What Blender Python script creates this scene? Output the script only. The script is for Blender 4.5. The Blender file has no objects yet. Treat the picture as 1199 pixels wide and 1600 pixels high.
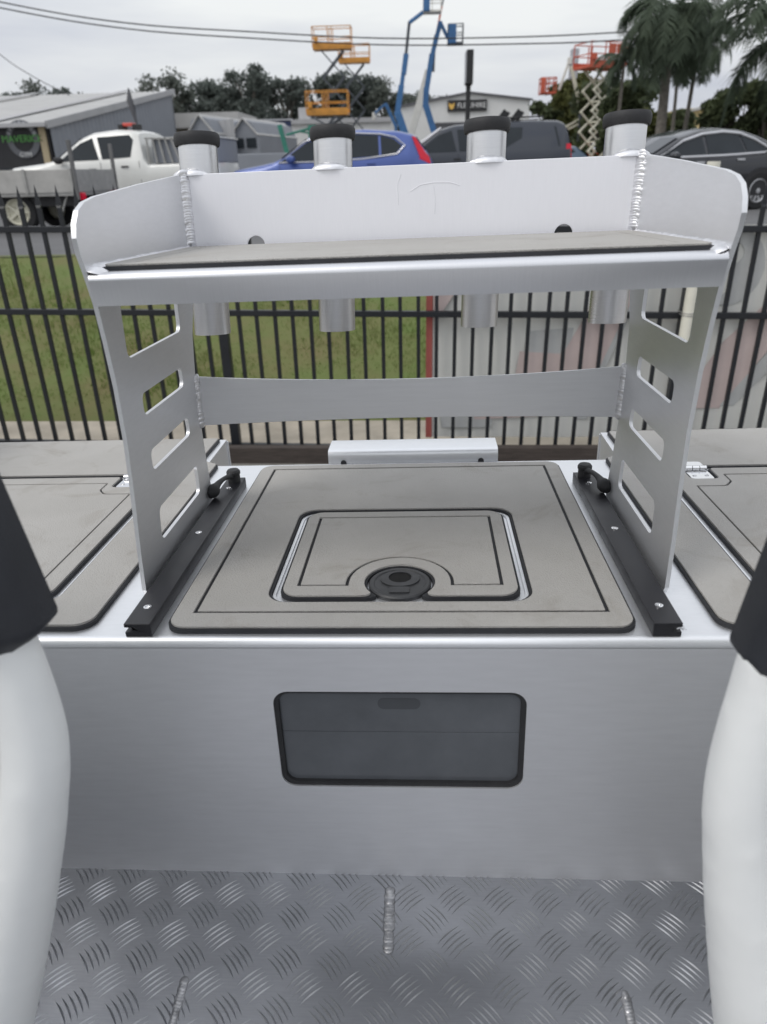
import bpy, math, random
from mathutils import Vector, Matrix, Euler
from mathutils.geometry import tessellate_polygon
random.seed(7)
R = math.radians
sc = bpy.context.scene
col = sc.collection

# ------------------------------------------------------------------ camera
CAMZ = 1.9                                   # eye height above the yard
cam_d = bpy.data.cameras.new('camera'); cam = bpy.data.objects.new('camera', cam_d); col.objects.link(cam)
WR = Matrix(((0.99827, -0.00498, 0.05852), (0.05491, 0.43243, -0.9), (-0.02082, 0.90166, 0.43195)))
cam.matrix_world = Matrix.Translation((0, 0, CAMZ)) @ WR.to_4x4()
cam_d.sensor_fit = 'VERTICAL'; cam_d.sensor_height = 36; cam_d.sensor_width = 27; cam_d.lens = 1110 / 1600 * 36
cam_d.clip_start = 0.02; cam_d.clip_end = 4000
cam_d.dof.use_dof = True; cam_d.dof.focus_distance = 1.25; cam_d.dof.aperture_fstop = 5.0
sc.camera = cam

# ------------------------------------------------------------------ world, sun, exposure
wd = bpy.data.worlds.new('World'); sc.world = wd; wd.use_nodes = True
nt = wd.node_tree; N = nt.nodes; K = nt.links; N.clear()
SUN_EL, SUN_AZ = R(50), R(236)               # high, behind the camera's left shoulder
sky = N.new('ShaderNodeTexSky'); sky.sky_type = 'NISHITA'; sky.sun_disc = False
sky.sun_elevation = SUN_EL; sky.sun_rotation = SUN_AZ; sky.dust_density = 4; sky.air_density = 1.5
scl = N.new('ShaderNodeVectorMath'); scl.operation = 'SCALE'; scl.inputs['Scale'].default_value = 0.1
K.new(sky.outputs[0], scl.inputs[0])
tc = N.new('ShaderNodeTexCoord'); mp = N.new('ShaderNodeMapping'); mp.inputs['Scale'].default_value = (1.2, 1.2, 7.0)
mp.inputs['Location'].default_value = (3.1, 0.4, 0.25)
K.new(tc.outputs['Generated'], mp.inputs[0])
nz = N.new('ShaderNodeTexNoise'); nz.inputs['Scale'].default_value = 1.7; nz.inputs['Detail'].default_value = 5; nz.inputs['Roughness'].default_value = 0.5
K.new(mp.outputs[0], nz.inputs['Vector'])
rp = N.new('ShaderNodeValToRGB'); rp.color_ramp.elements[0].position = 0.33; rp.color_ramp.elements[1].position = 0.66
rp.color_ramp.elements[0].color = (0.57, 0.60, 0.68, 1); rp.color_ramp.elements[1].color = (0.86, 0.88, 0.885, 1)
K.new(nz.outputs['Fac'], rp.inputs[0])
sp = N.new('ShaderNodeSeparateXYZ'); K.new(tc.outputs['Generated'], sp.inputs[0])
gr = N.new('ShaderNodeMapRange'); gr.inputs['From Min'].default_value = 0; gr.inputs['From Max'].default_value = 1
gr.inputs['To Min'].default_value = 1.0; gr.inputs['To Max'].default_value = 1.45      # an overcast sky is brighter overhead
K.new(sp.outputs['Z'], gr.inputs['Value'])
sc2 = N.new('ShaderNodeVectorMath'); sc2.operation = 'SCALE'; K.new(rp.outputs[0], sc2.inputs[0]); K.new(gr.outputs[0], sc2.inputs['Scale'])
mx = N.new('ShaderNodeMix'); mx.data_type = 'RGBA'; mx.inputs[0].default_value = 0.93
K.new(scl.outputs[0], mx.inputs[6]); K.new(sc2.outputs[0], mx.inputs[7])
bg = N.new('ShaderNodeBackground'); bg.inputs['Strength'].default_value = 1.0
ow = N.new('ShaderNodeOutputWorld'); K.new(mx.outputs[2], bg.inputs[0]); K.new(bg.outputs[0], ow.inputs[0])
sl = bpy.data.lights.new('sun', 'SUN'); so = bpy.data.objects.new('sun', sl); col.objects.link(so)
sl.energy = 1.1; sl.angle = R(25); sl.color = (1, 0.97, 0.92)
sdir = Vector((math.sin(SUN_AZ) * math.cos(SUN_EL), math.cos(SUN_AZ) * math.cos(SUN_EL), math.sin(SUN_EL)))
so.rotation_euler = sdir.to_track_quat('Z', 'Y').to_euler(); so.location = (0, 0, 30)
vs = sc.view_settings; vs.view_transform = 'Standard'; vs.look = 'None'; vs.exposure = 0.0; vs.gamma = 1.0

# ------------------------------------------------------------------ materials
MT = {}
def mat(name, c, rough=0.6, metal=0.0, var=0.12, scale=6.0, bump=0.0, bscale=80.0, stretch=(1, 1, 1), c2=None, emit=None, coat=0.0, trans=0.0, rvar=0.0, spec=0.5, detail=4):
    m = bpy.data.materials.new(name); m.use_nodes = True; n = m.node_tree.nodes; l = m.node_tree.links
    b = n['Principled BSDF']; b.inputs['Roughness'].default_value = rough; b.inputs['Metallic'].default_value = metal
    b.inputs['Coat Weight'].default_value = coat; b.inputs['Specular IOR Level'].default_value = spec
    if trans: b.inputs['Transmission Weight'].default_value = trans
    t = n.new('ShaderNodeTexCoord'); mp = n.new('ShaderNodeMapping'); mp.inputs['Scale'].default_value = stretch; l.new(t.outputs['Object'], mp.inputs[0])
    z = n.new('ShaderNodeTexNoise'); z.inputs['Scale'].default_value = scale; z.inputs['Detail'].default_value = detail; z.inputs['Roughness'].default_value = 0.6; l.new(mp.outputs[0], z.inputs['Vector'])
    r = n.new('ShaderNodeValToRGB'); r.color_ramp.elements[0].position = 0.3; r.color_ramp.elements[1].position = 0.7
    lo = c2 if c2 else tuple(x * (1 - var) for x in c); hi = c if c2 else tuple(min(1, x * (1 + var)) for x in c)
    r.color_ramp.elements[0].color = (*lo, 1); r.color_ramp.elements[1].color = (*hi, 1); l.new(z.outputs['Fac'], r.inputs[0])
    l.new(r.outputs[0], b.inputs['Base Color'])
    if rvar:
        q = n.new('ShaderNodeMapRange'); q.inputs['From Min'].default_value = 0.3; q.inputs['From Max'].default_value = 0.7
        q.inputs['To Min'].default_value = rough - rvar; q.inputs['To Max'].default_value = rough + rvar; l.new(z.outputs['Fac'], q.inputs['Value']); l.new(q.outputs[0], b.inputs['Roughness'])
    if bump:
        z2 = n.new('ShaderNodeTexNoise'); z2.inputs['Scale'].default_value = bscale; z2.inputs['Detail'].default_value = 3; l.new(mp.outputs[0], z2.inputs['Vector'])
        bp = n.new('ShaderNodeBump'); bp.inputs['Strength'].default_value = bump; bp.inputs['Distance'].default_value = 0.01; l.new(z2.outputs['Fac'], bp.inputs['Height']); l.new(bp.outputs[0], b.inputs['Normal'])
    if emit: b.inputs['Emission Color'].default_value = (*emit, 1); b.inputs['Emission Strength'].default_value = 1
    MT[name] = m; return m

def alu(name, c, rough, streak=(30, 1, 1), var=0.08, metal=1.0, blotch=2.2):
    """brushed sheet aluminium: fine grain along one axis plus soft hand-rubbed blotches and scuffs"""
    m = bpy.data.materials.new(name); m.use_nodes = True; n = m.node_tree.nodes; l = m.node_tree.links
    b = n['Principled BSDF']; b.inputs['Metallic'].default_value = metal
    t = n.new('ShaderNodeTexCoord'); mp = n.new('ShaderNodeMapping'); mp.inputs['Scale'].default_value = streak; l.new(t.outputs['Object'], mp.inputs[0])
    z = n.new('ShaderNodeTexNoise'); z.inputs['Scale'].default_value = 14; z.inputs['Detail'].default_value = 6; l.new(mp.outputs[0], z.inputs['Vector'])
    z2 = n.new('ShaderNodeTexNoise'); z2.inputs['Scale'].default_value = blotch; z2.inputs['Detail'].default_value = 5; z2.inputs['Distortion'].default_value = 0.6; l.new(t.outputs['Object'], z2.inputs['Vector'])
    ad = n.new('ShaderNodeMath'); ad.operation = 'MULTIPLY_ADD'; ad.inputs[1].default_value = 0.35; l.new(z.outputs['Fac'], ad.inputs[0]); l.new(z2.outputs['Fac'], ad.inputs[2])
    r = n.new('ShaderNodeValToRGB'); r.color_ramp.elements[0].position = 0.45; r.color_ramp.elements[1].position = 0.9
    r.color_ramp.elements[0].color = (*[x * (1 - var) for x in c], 1); r.color_ramp.elements[1].color = (*[min(1, x * (1 + var)) for x in c], 1)
    l.new(ad.outputs[0], r.inputs[0]); l.new(r.outputs[0], b.inputs['Base Color'])
    q = n.new('ShaderNodeMapRange'); q.inputs['From Min'].default_value = 0.4; q.inputs['From Max'].default_value = 0.95
    q.inputs['To Min'].default_value = rough + 0.07; q.inputs['To Max'].default_value = rough - 0.07; l.new(ad.outputs[0], q.inputs['Value']); l.new(q.outputs[0], b.inputs['Roughness'])
    bp = n.new('ShaderNodeBump'); bp.inputs['Strength'].default_value = 0.06; bp.inputs['Distance'].default_value = 0.002; l.new(z.outputs['Fac'], bp.inputs['Height']); l.new(bp.outputs[0], b.inputs['Normal'])
    MT[name] = m; return m

alu('alu_panel', (0.79, 0.795, 0.815), 0.47, (1.2, 2, 9), 0.07, 0.82, 2.6)
alu('alu_deck', (0.88, 0.89, 0.91), 0.42, (3, 20, 1), 0.06, 0.9)
alu('alu_plate', (0.78, 0.785, 0.80), 0.44, (1, 3, 14), 0.05, 0.9)
alu('alu_back', (0.89, 0.89, 0.925), 0.5, (24, 2, 2), 0.03, 0.35, 1.4)
alu('alu_lip', (0.74, 0.745, 0.77), 0.42, (40, 1, 2), 0.06)
alu('alu_tube', (0.76, 0.76, 0.77), 0.30, (2, 2, 60), 0.08)
alu('alu_floor', (0.33, 0.336, 0.355), 0.36, (2, 30, 1), 0.14, 1.0, 5)  # base darkened to carry the shade of the seats and a person
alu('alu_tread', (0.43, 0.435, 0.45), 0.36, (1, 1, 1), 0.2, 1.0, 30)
alu('alu_weld', (0.78, 0.78, 0.80), 0.42, (1, 1, 1), 0.14, 1.0, 60)
alu('alu_weld_dark', (0.42, 0.42, 0.43), 0.4, (1, 1, 1), 0.3, 1.0, 60)
mat('chrome', (0.85, 0.85, 0.86), 0.12, 1.0, 0.03)
mat('eva_grey', (0.465, 0.452, 0.43), 0.8, 0, 0.0, 4, 0.35, 420, c2=(0.40, 0.386, 0.364), spec=0.35, detail=8)
_m = MT['eva_grey']; _n = _m.node_tree.nodes; _l = _m.node_tree.links; _b = _n['Principled BSDF']
_t = _n.new('ShaderNodeTexCoord'); _z = _n.new('ShaderNodeTexNoise'); _z.inputs['Scale'].default_value = 6.5; _z.inputs['Detail'].default_value = 9; _z.inputs['Roughness'].default_value = 0.68; _z.inputs['Distortion'].default_value = 1.6
_l.new(_t.outputs['Object'], _z.inputs['Vector']); _r = _n.new('ShaderNodeMapRange'); _r.inputs['From Min'].default_value = 0.55; _r.inputs['From Max'].default_value = 0.74; _r.inputs['To Max'].default_value = 0.55
_l.new(_z.outputs['Fac'], _r.inputs['Value']); _x = _n.new('ShaderNodeMix'); _x.data_type = 'RGBA'; _x.inputs[7].default_value = (0.29, 0.26, 0.225, 1)       # scuffs and dried dirty water marks
_l.new(_r.outputs[0], _x.inputs[0]); _l.new(_b.inputs['Base Color'].links[0].from_socket, _x.inputs[6]); _l.new(_x.outputs[2], _b.inputs['Base Color'])
mat('eva_black', (0.022, 0.023, 0.027), 0.7, 0, 0.2, 30)
mat('black_anodised', (0.022, 0.022, 0.026), 0.36, 0.2, 0.25, 20, rvar=0.06)
mat('black_plastic', (0.018, 0.018, 0.020), 0.38, 0, 0.2, 40)
mat('latch_grey', (0.038, 0.039, 0.042), 0.45, 0, 0.2, 40)
mat('void_black', (0.004, 0.004, 0.004), 0.9)
mat('rubber', (0.022, 0.022, 0.024), 0.62, 0, 0.25, 30, 0.05, 300)
mat('smoked_acrylic', (0.105, 0.112, 0.124), 0.2, 0, 0.15, 9, rvar=0.05)
mat('acrylic_reflection', (0.07, 0.075, 0.083), 0.25)
mat('seat_white', (0.85, 0.86, 0.85), 0.42, 0, 0.05, 5, 0.04, 60)
mat('vinyl_black', (0.022, 0.024, 0.030), 0.5, 0, 0.2, 12, 0.15, 500)
mat('white_pipe', (0.78, 0.76, 0.66), 0.45, 0, 0.06)
mat('fence_black', (0.012, 0.014, 0.018), 0.45, 0, 0.25, 12)
mat('sleeper_wood', (0.060, 0.048, 0.042), 0.85, 0, 0.3, 8, 0.3, 60, (1, 8, 8))
mat('banner', (0.82, 0.82, 0.78), 0.7, 0, 0.05, 1.4)
mat('banner_red', (0.50, 0.13, 0.11), 0.7, 0, 0.1)
mat('print_pink', (0.69, 0.57, 0.545), 0.7, 0, 0.06, 5)
mat('print_grey', (0.58, 0.59, 0.585), 0.7, 0, 0.06, 5)
mat('concrete', (0.42, 0.37, 0.30), 0.9, 0, 0.2, 3, 0.3, 40)
mat('yard', (0.20, 0.19, 0.17), 0.95, 0, 0.25, 2, 0.3, 40)
mat('soil_grass', (0.11, 0.155, 0.04), 0.95, 0, 0.0, 1.6, c2=(0.15, 0.13, 0.055))
mat('asphalt', (0.125, 0.125, 0.128), 0.9, 0, 0.12, 1.2, 0.2, 60)
mat('far_ground', (0.17, 0.165, 0.15), 0.95, 0, 0.2, 0.2)
def leafmat(name, a, b):
    m = mat(name, a, 0.65, 0, 0, 1.3, c2=b, spec=0.25)
    n = m.node_tree.nodes; l = m.node_tree.links; pb = n['Principled BSDF']; tr = n.new('ShaderNodeBsdfTranslucent'); ms = n.new('ShaderNodeMixShader'); ms.inputs[0].default_value = 0.4
    l.new(pb.inputs['Base Color'].links[0].from_socket, tr.inputs['Color']); l.new(pb.outputs[0], ms.inputs[1]); l.new(tr.outputs[0], ms.inputs[2]); l.new(ms.outputs[0], n['Material Output'].inputs[0]); return m
leafmat('grass', (0.155, 0.24, 0.05), (0.17, 0.20, 0.065))
leafmat('gum_leaf', (0.15, 0.172, 0.155), (0.11, 0.128, 0.115))  # leaf colour lightened to stand in for haze over the far trees
leafmat('gum_leaf_pale', (0.155, 0.172, 0.15), (0.115, 0.13, 0.112))  # haze put into the leaf colour here as well
leafmat('palm_leaf', (0.105, 0.135, 0.09), (0.065, 0.088, 0.062))
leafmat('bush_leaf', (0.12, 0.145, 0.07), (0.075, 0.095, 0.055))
leafmat('bush_yellow', (0.17, 0.175, 0.06), (0.09, 0.105, 0.045))
mat('bark', (0.16, 0.145, 0.125), 0.9, 0, 0.3, 10, 0.3, 40)
def paint(name, c, rough=0.3, metal=0.0, coat=0.6): return mat(name, c, rough, metal, 0.05, 2, coat=coat)
paint('paint_white', (0.70, 0.70, 0.67)); paint('paint_blue', (0.06, 0.105, 0.34), 0.35, 0.2); paint('paint_dark', (0.022, 0.028, 0.042), 0.3, 0.2)
paint('paint_black', (0.014, 0.016, 0.022), 0.18, 0.1); paint('paint_steelblue', (0.05, 0.09, 0.14))
mat('car_glass', (0.03, 0.036, 0.042), 0.12, 0, 0.1, 2, spec=0.28)
mat('tyre', (0.018, 0.018, 0.019), 0.85, 0, 0.2); mat('rim', (0.52, 0.52, 0.53), 0.32, 0.9, 0.06); mat('tail_red', (0.55, 0.012, 0.03), 0.25, 0, 0.1, 20, emit=(0.10, 0.0, 0.006))
mat('trim_silver', (0.66, 0.66, 0.68), 0.28, 0.8, 0.04); mat('trim_black', (0.02, 0.02, 0.022), 0.6)
mat('galv', (0.40, 0.395, 0.38), 0.5, 0.5, 0.15, 8); mat('galv_dark', (0.16, 0.16, 0.16), 0.6, 0.4, 0.2, 8); mat('tray_alu', (0.46, 0.45, 0.43), 0.55, 0.3, 0.15, 3)
mat('lift_orange', (0.60, 0.27, 0.045), 0.45, 0, 0.15, 4); mat('lift_red', (0.52, 0.10, 0.05), 0.45, 0, 0.15, 4); mat('lift_cream', (0.60, 0.58, 0.47), 0.5, 0, 0.1, 4)
mat('lift_grey', (0.07, 0.08, 0.095), 0.5, 0, 0.15, 4); mat('boom_blue', (0.045, 0.15, 0.34), 0.4, 0, 0.15, 4); mat('boom_white', (0.70, 0.69, 0.64), 0.45, 0, 0.06, 4)
mat('boom_green', (0.035, 0.20, 0.15), 0.45, 0, 0.15, 4)
mat('shed_grey', (0.235, 0.25, 0.28), 0.6, 0, 0.06, 1); mat('shed_roof', (0.47, 0.465, 0.455), 0.55, 0.2, 0.08, 0.6); mat('shed_black', (0.022, 0.022, 0.026), 0.5, 0, 0.2, 1)
mat('wall_white', (0.66, 0.66, 0.65), 0.7, 0, 0.05, 0.7); mat('wall_tan', (0.46, 0.38, 0.25), 0.8, 0, 0.08, 0.8); mat('wall_yellow', (0.62, 0.49, 0.25), 0.8, 0, 0.06, 0.8)
mat('roof_dark', (0.10, 0.10, 0.11), 0.6); mat('shed_pale', (0.40, 0.40, 0.41), 0.6, 0, 0.06, 1)
mat('sign_black', (0.018, 0.018, 0.020), 0.5); mat('sign_navy', (0.018, 0.03, 0.085), 0.5); mat('sign_green', (0.13, 0.42, 0.10), 0.5); mat('sign_white', (0.72, 0.72, 0.72), 0.5); mat('sign_gold', (0.72, 0.44, 0.10), 0.5); mat('sign_ring', (0.13, 0.135, 0.15), 0.5); mat('sign_grey', (0.42, 0.43, 0.46), 0.5)
mat('beacon_red', (0.6, 0.08, 0.06), 0.3); mat('blue_drum', (0.05, 0.18, 0.5), 0.4); mat('wire', (0.03, 0.03, 0.032), 0.6)

# ------------------------------------------------------------------ mesh helpers
class MB:
    def __init__(s): s.v = []; s.f = []; s.mi = []; s.cur = 0
    def add(s, vs, fs):
        o = len(s.v); s.v += [tuple(v) for v in vs]
        for f in fs: s.f.append([i + o for i in f]); s.mi.append(s.cur)
        return s
    def box(s, c, d, rot=None):
        c = Vector(c); h = Vector(d) / 2; vs = []
        for k in range(8):
            p = Vector(((1 if k & 1 else -1) * h.x, (1 if k & 2 else -1) * h.y, (1 if k & 4 else -1) * h.z))
            if rot: p = rot @ p
            vs.append(c + p)
        return s.add(vs, [(0, 2, 3, 1), (4, 5, 7, 6), (0, 1, 5, 4), (2, 6, 7, 3), (0, 4, 6, 2), (1, 3, 7, 5)])
    def bar(s, a, b, w, d=None, up=(0, 0, 1)):
        a = Vector(a); b = Vector(b); t = (b - a); L = t.length; t.normalize(); u = Vector(up)
        if abs(t.dot(u)) > 0.98: u = Vector((0, 1, 0))
        x = t.cross(u).normalized(); y = x.cross(t)
        rot = Matrix((x, t, y)).transposed()
        return s.box((a + b) / 2, (w, L, d or w), rot)
    def tube(s, pts, r, n=10, caps=True, closed=False, sx=1.0, sy=1.0, up=(0, 0, 1)):
        P = [Vector(p) for p in pts]; m = len(P); vs = []; fs = []
        rr = r if isinstance(r, (list, tuple)) else [r] * m
        for i in range(m):
            a = P[(i - 1) % m] if (closed or i > 0) else P[i]; b = P[(i + 1) % m] if (closed or i < m - 1) else P[i]
            t = (b - a).normalized(); u = Vector(up)
            if abs(t.dot(u)) > 0.95: u = Vector((0, 1, 0.001)) if abs(t.y) < 0.9 else Vector((1, 0, 0))
            x = t.cross(u).normalized(); y = x.cross(t)
            for k in range(n):
                q = 2 * math.pi * k / n; vs.append(P[i] + x * (math.cos(q) * rr[i] * sx) + y * (math.sin(q) * rr[i] * sy))
        for i in range(m if closed else m - 1):
            j = (i + 1) % m
            for k in range(n): fs.append((i * n + k, i * n + (k + 1) % n, j * n + (k + 1) % n, j * n + k))
        if caps and not closed: fs.append(tuple(range(n))[::-1]); fs.append(tuple((m - 1) * n + k for k in range(n)))
        return s.add(vs, fs)
    def lathe(s, prof, n=28, M=None, cap=False):
        M = M or Matrix.Identity(4); vs = []; fs = []; m = len(prof)
        for (r, z) in prof:
            for k in range(n):
                q = 2 * math.pi * k / n; vs.append(M @ Vector((r * math.cos(q), r * math.sin(q), z)))
        for i in range(m - 1):
            for k in range(n): fs.append((i * n + k, i * n + (k + 1) % n, (i + 1) * n + (k + 1) % n, (i + 1) * n + k))
        if cap: fs.append(tuple(range(n))[::-1]); fs.append(tuple((m - 1) * n + k for k in range(n)))
        return s.add(vs, fs)
    def prism(s, loops, z0, z1, M=None, taper=0):
        """loops: outer outline then holes, in 2D; extruded from z0 to z1 along local z"""
        M = M or Matrix.Identity(4)
        area = lambda L: sum(L[i][0] * L[(i + 1) % len(L)][1] - L[(i + 1) % len(L)][0] * L[i][1] for i in range(len(L)))
        LL = []
        for i, L in enumerate(loops):
            L = list(L); a = area(L)
            if (i == 0 and a < 0) or (i > 0 and a > 0): L = L[::-1]
            LL.append(L)
        flat = [p for L in LL for p in L]; n = len(flat)
        tri = tessellate_polygon([[Vector((p[0], p[1], 0)) for p in L] for L in LL])
        vs = [M @ Vector((p[0], p[1], z0)) for p in flat] + [M @ Vector((p[0], p[1], z1)) for p in flat]
        fs = []
        for t in tri:
            a, b, c = t
            ar = (flat[b][0] - flat[a][0]) * (flat[c][1] - flat[a][1]) - (flat[c][0] - flat[a][0]) * (flat[b][1] - flat[a][1])
            if ar < 0: b, c = c, b
            fs.append((a + n, b + n, c + n)); fs.append((a, c, b))
        o = 0
        for L in LL:
            m = len(L)
            for i in range(m): j = (i + 1) % m; fs.append((o + i, o + j, o + j + n, o + i + n))
            o += m
        return s.add(vs, fs)
    def build(s, name, m, parent=None, smooth=35, bevel=0, M=None):
        me = bpy.data.meshes.new(name); v = s.v
        if M: v = [tuple(M @ Vector(p)) for p in v]
        me.from_pydata(v, [], s.f)
        for x in (m if isinstance(m, (list, tuple)) else [m]): me.materials.append(MT[x])
        if isinstance(m, (list, tuple)): me.polygons.foreach_set('material_index', s.mi)
        me.update()
        if smooth:
            me.shade_smooth()
            me.set_sharp_from_angle(angle=R(smooth))
        o = bpy.data.objects.new(name, me); col.objects.link(o)
        if parent: o.parent = parent
        if bevel:
            bv = o.modifiers.new('bevel', 'BEVEL'); bv.width = bevel; bv.segments = 2; bv.limit_method = 'ANGLE'; bv.angle_limit = R(40); bv.harden_normals = bool(smooth)
        return o
def mesh_obj(name, me, parent=None):
    o = bpy.data.objects.new(name, me); col.objects.link(o)
    if parent: o.parent = parent
    return o
def tag(o, label=None, cat=None, group=None, kind=None):
    if label: o['label'] = label
    if cat: o['category'] = cat
    if group: o['group'] = group
    if kind: o['kind'] = kind
    return o
def thing(name, label, cat, M=None, group=None):
    o = bpy.data.objects.new(name, None); col.objects.link(o); o.empty_display_size = 0.2
    if M is not None: o.matrix_world = M
    return tag(o, label, cat, group)
def TR(x, y, z, rz=0): return Matrix.Translation((x, y, z)) @ Matrix.Rotation(rz, 4, 'Z')
def rpoly(pts, r, n=6):
    """polygon with rounded corners; r one radius or one per corner"""
    out = []; m = len(pts); rs = r if isinstance(r, (list, tuple)) else [r] * m
    for i in range(m):
        p = Vector(pts[i]); a = Vector(pts[i - 1]); b = Vector(pts[(i + 1) % m]); q = rs[i]
        if q <= 0: out.append(tuple(p)); continue
        da = (a - p).normalized(); db = (b - p).normalized(); ang = da.angle(db)
        t = min(q / math.tan(ang / 2), (a - p).length * 0.49, (b - p).length * 0.49); q = t * math.tan(ang / 2)
        c = p + (da + db).normalized() * (q / math.sin(ang / 2))
        s = p + da * t - c; e = p + db * t - c; a0 = math.atan2(s.y, s.x); a1 = math.atan2(e.y, e.x); d = (a1 - a0 + math.pi) % (2 * math.pi) - math.pi
        for k in range(n + 1): w = a0 + d * k / n; out.append((c.x + q * math.cos(w), c.y + q * math.sin(w)))
    return out
def rect(x0, x1, y0, y1): return [(x0, y0), (x1, y0), (x1, y1), (x0, y1)]
def interp(tab, x):
    if x <= tab[0][0]: return tab[0][1]
    for (a, b), (c, d) in zip(tab, tab[1:]):
        if x <= c: return b + (d - b) * (x - a) / (c - a)
    return tab[-1][1]
def text_mesh(body, size, depth=0.01):
    cu = bpy.data.curves.new('t', 'FONT'); cu.body = body; cu.size = size; cu.extrude = depth; cu.align_x = 'CENTER'; cu.align_y = 'CENTER'
    o = bpy.data.objects.new('t', cu); col.objects.link(o); bpy.context.view_layer.update()
    me = bpy.data.meshes.new_from_object(o.evaluated_get(bpy.context.evaluated_depsgraph_get())); bpy.data.objects.remove(o); return me
def text_part(name, body, size, m, parent, M, depth=0.01):
    me = text_mesh(body, size, depth); me.transform(M); me.materials.clear(); me.materials.append(MT[m]); return mesh_obj(name, me, parent)
FACE = Matrix.Rotation(R(90), 4, 'X')                 # local xy plane -> stands up facing -y
def weld(a, b, w, pitch, nrm, h=None, name='weld_bead', m='alu_weld', parent=None, jit=0.12):
    """a run of overlapping weld puddles from a to b, lying on surfaces whose mean normal is nrm"""
    a = Vector(a); b = Vector(b); t = (b - a); L = t.length; t.normalize(); nv = Vector(nrm).normalized(); x = t.cross(nv).normalized()
    h = h or w * 0.45; mb = MB(); k = max(2, int(L / pitch))
    for i in range(k + 1):
        c = a + t * (L * i / k); ww = w / 2 * random.uniform(1 - jit, 1 + jit); hh = h * random.uniform(1 - jit, 1 + jit); vs = []; nu, nvv = 10, 4
        for j in range(nvv):
            p = math.pi / 2 * j / nvv
            for q in range(nu):
                g = 2 * math.pi * q / nu; cs = math.cos(p)
                vs.append(c + x * (ww * cs * math.cos(g)) + t * (pitch * 1.7 * cs * math.sin(g)) + nv * (hh * math.sin(p) - 0.001) + t * (pitch * 0.9 * math.sin(p)))
        vs.append(c + nv * hh + t * pitch * 0.9)
        fs = [(j * nu + q, j * nu + (q + 1) % nu, (j + 1) * nu + (q + 1) % nu, (j + 1) * nu + q) for j in range(nvv - 1) for q in range(nu)]
        fs += [((nvv - 1) * nu + q, (nvv - 1) * nu + (q + 1) % nu, nvv * nu) for q in range(nu)]
        mb.add(vs, fs)
    return mb.build(name, m, parent, smooth=60)

# ------------------------------------------------------------------ ground, bank, road
ROAD = 1.05                                  # road and far yard level
FY = 0.0                                     # fence and road run slightly askew to the boat (dy/dx)
def strip(name, y0, z0, y1, z1, m, x0=-60, x1=60, nx=1, ny=1, bumpy=0, skew=FY):
    mb = MB(); vs = []; fs = []
    for j in range(ny + 1):
        for i in range(nx + 1):
            x = x0 + (x1 - x0) * i / nx; t = j / ny; y = y0 + (y1 - y0) * t + skew * x; z = z0 + (z1 - z0) * t
            if bumpy and 0 < j < ny: z += random.uniform(-bumpy, bumpy)
            vs.append((x, y, z))
    for j in range(ny):
        for i in range(nx): a = j * (nx + 1) + i; fs.append((a, a + 1, a + nx + 2, a + nx + 1))
    mb.add(vs, fs); o = mb.build(name, m, smooth=180); return tag(o, kind='structure')
strip('yard_ground', -60, 0, 4.95, 0.0, 'yard')
strip('concrete_edging', 4.95, 0.02, 5.68, 0.03, 'concrete', -40, 40)
strip('grass_bank', 5.66, 0.03, 9.02, 1.062, 'soil_grass', -14, 10, 90, 16, 0.012)
strip('road', 8.95, ROAD, 24, ROAD, 'asphalt', -80, 80)
mb = MB(); mb.add([(-900, 24 + 94.5, ROAD - 0.02), (900, 24 - 94.5, ROAD - 0.02), (2500, 2600, ROAD - 0.02), (-2500, 2600, ROAD - 0.02)], [(0, 1, 2, 3)])
tag(mb.build('ground', 'far_ground', smooth=0), kind='structure')
mb = MB(); rg = random.Random(3)
for i in range(52000):
    x = rg.uniform(-7.5, 1.6); t = rg.random(); y = 5.7 + 3.22 * t; z = 0.03 + 0.99 * (y - 5.68) / 3.27; y += FY * x
    if t < 0.08 and rg.random() < 0.6: continue
    a = rg.uniform(0, 6.283); h = rg.uniform(0.015, 0.055) * (1.0 + 0.5 * math.sin(x * 2.1 + y * 3)); w = rg.uniform(0.004, 0.008); lx = rg.uniform(-0.03, 0.03); ly = rg.uniform(-0.03, 0.03)
    c, s = math.cos(a) * w, math.sin(a) * w
    mb.add([(x - c, y - s, z - 0.01), (x + c, y + s, z - 0.01), (x + lx, y + ly, z + h)], [(0, 1, 2)])
tag(mb.build('grass', 'grass', smooth=0), 'short mown grass growing on the bank behind the black fence', 'grass', kind='stuff')

# ------------------------------------------------------------------ the boat frame
ORG = Vector((0, 0, CAMZ)) + Matrix(((0.9998, 0, -0.0186), (0.0006, 0.9994, 0.0336), (0.0185, -0.0337, 0.9993))) @ Vector((-0.0475, 0.8, -0.53425))
BM = Matrix.Translation(ORG) @ Matrix(((0.9998, 0, -0.0186), (0.0006, 0.9994, 0.0336), (0.0185, -0.0337, 0.9993))).to_4x4()
ZF = -0.4412                                 # cockpit floor below the deck
boat = thing('boat', 'bare aluminium boat stern with grey foam-matted casting deck and tread plate floor', 'boat', BM @ Matrix.Translation((0, 0, ZF)))
UP = Matrix.Translation((0, 0, -ZF))         # deck-level coordinates inside the boat
def bp(mb, name, m, parent=boat, bevel=0, smooth=35):
    return mb.build(name, m, parent, smooth=smooth, bevel=bevel, M=UP)
HW = 1.16
# deck sheet: U-shaped, with a splash well cut in behind the middle
dk = rpoly([(-HW, 0.006), (HW, 0.006), (HW, 0.885), (0.462, 0.885), (0.458, 0.69), (-0.458, 0.69), (-0.462, 0.885), (-HW, 0.885)], 0.0)
deck = bp(MB().prism([dk], -0.006, 0.0), 'deck', 'alu_deck')
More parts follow.
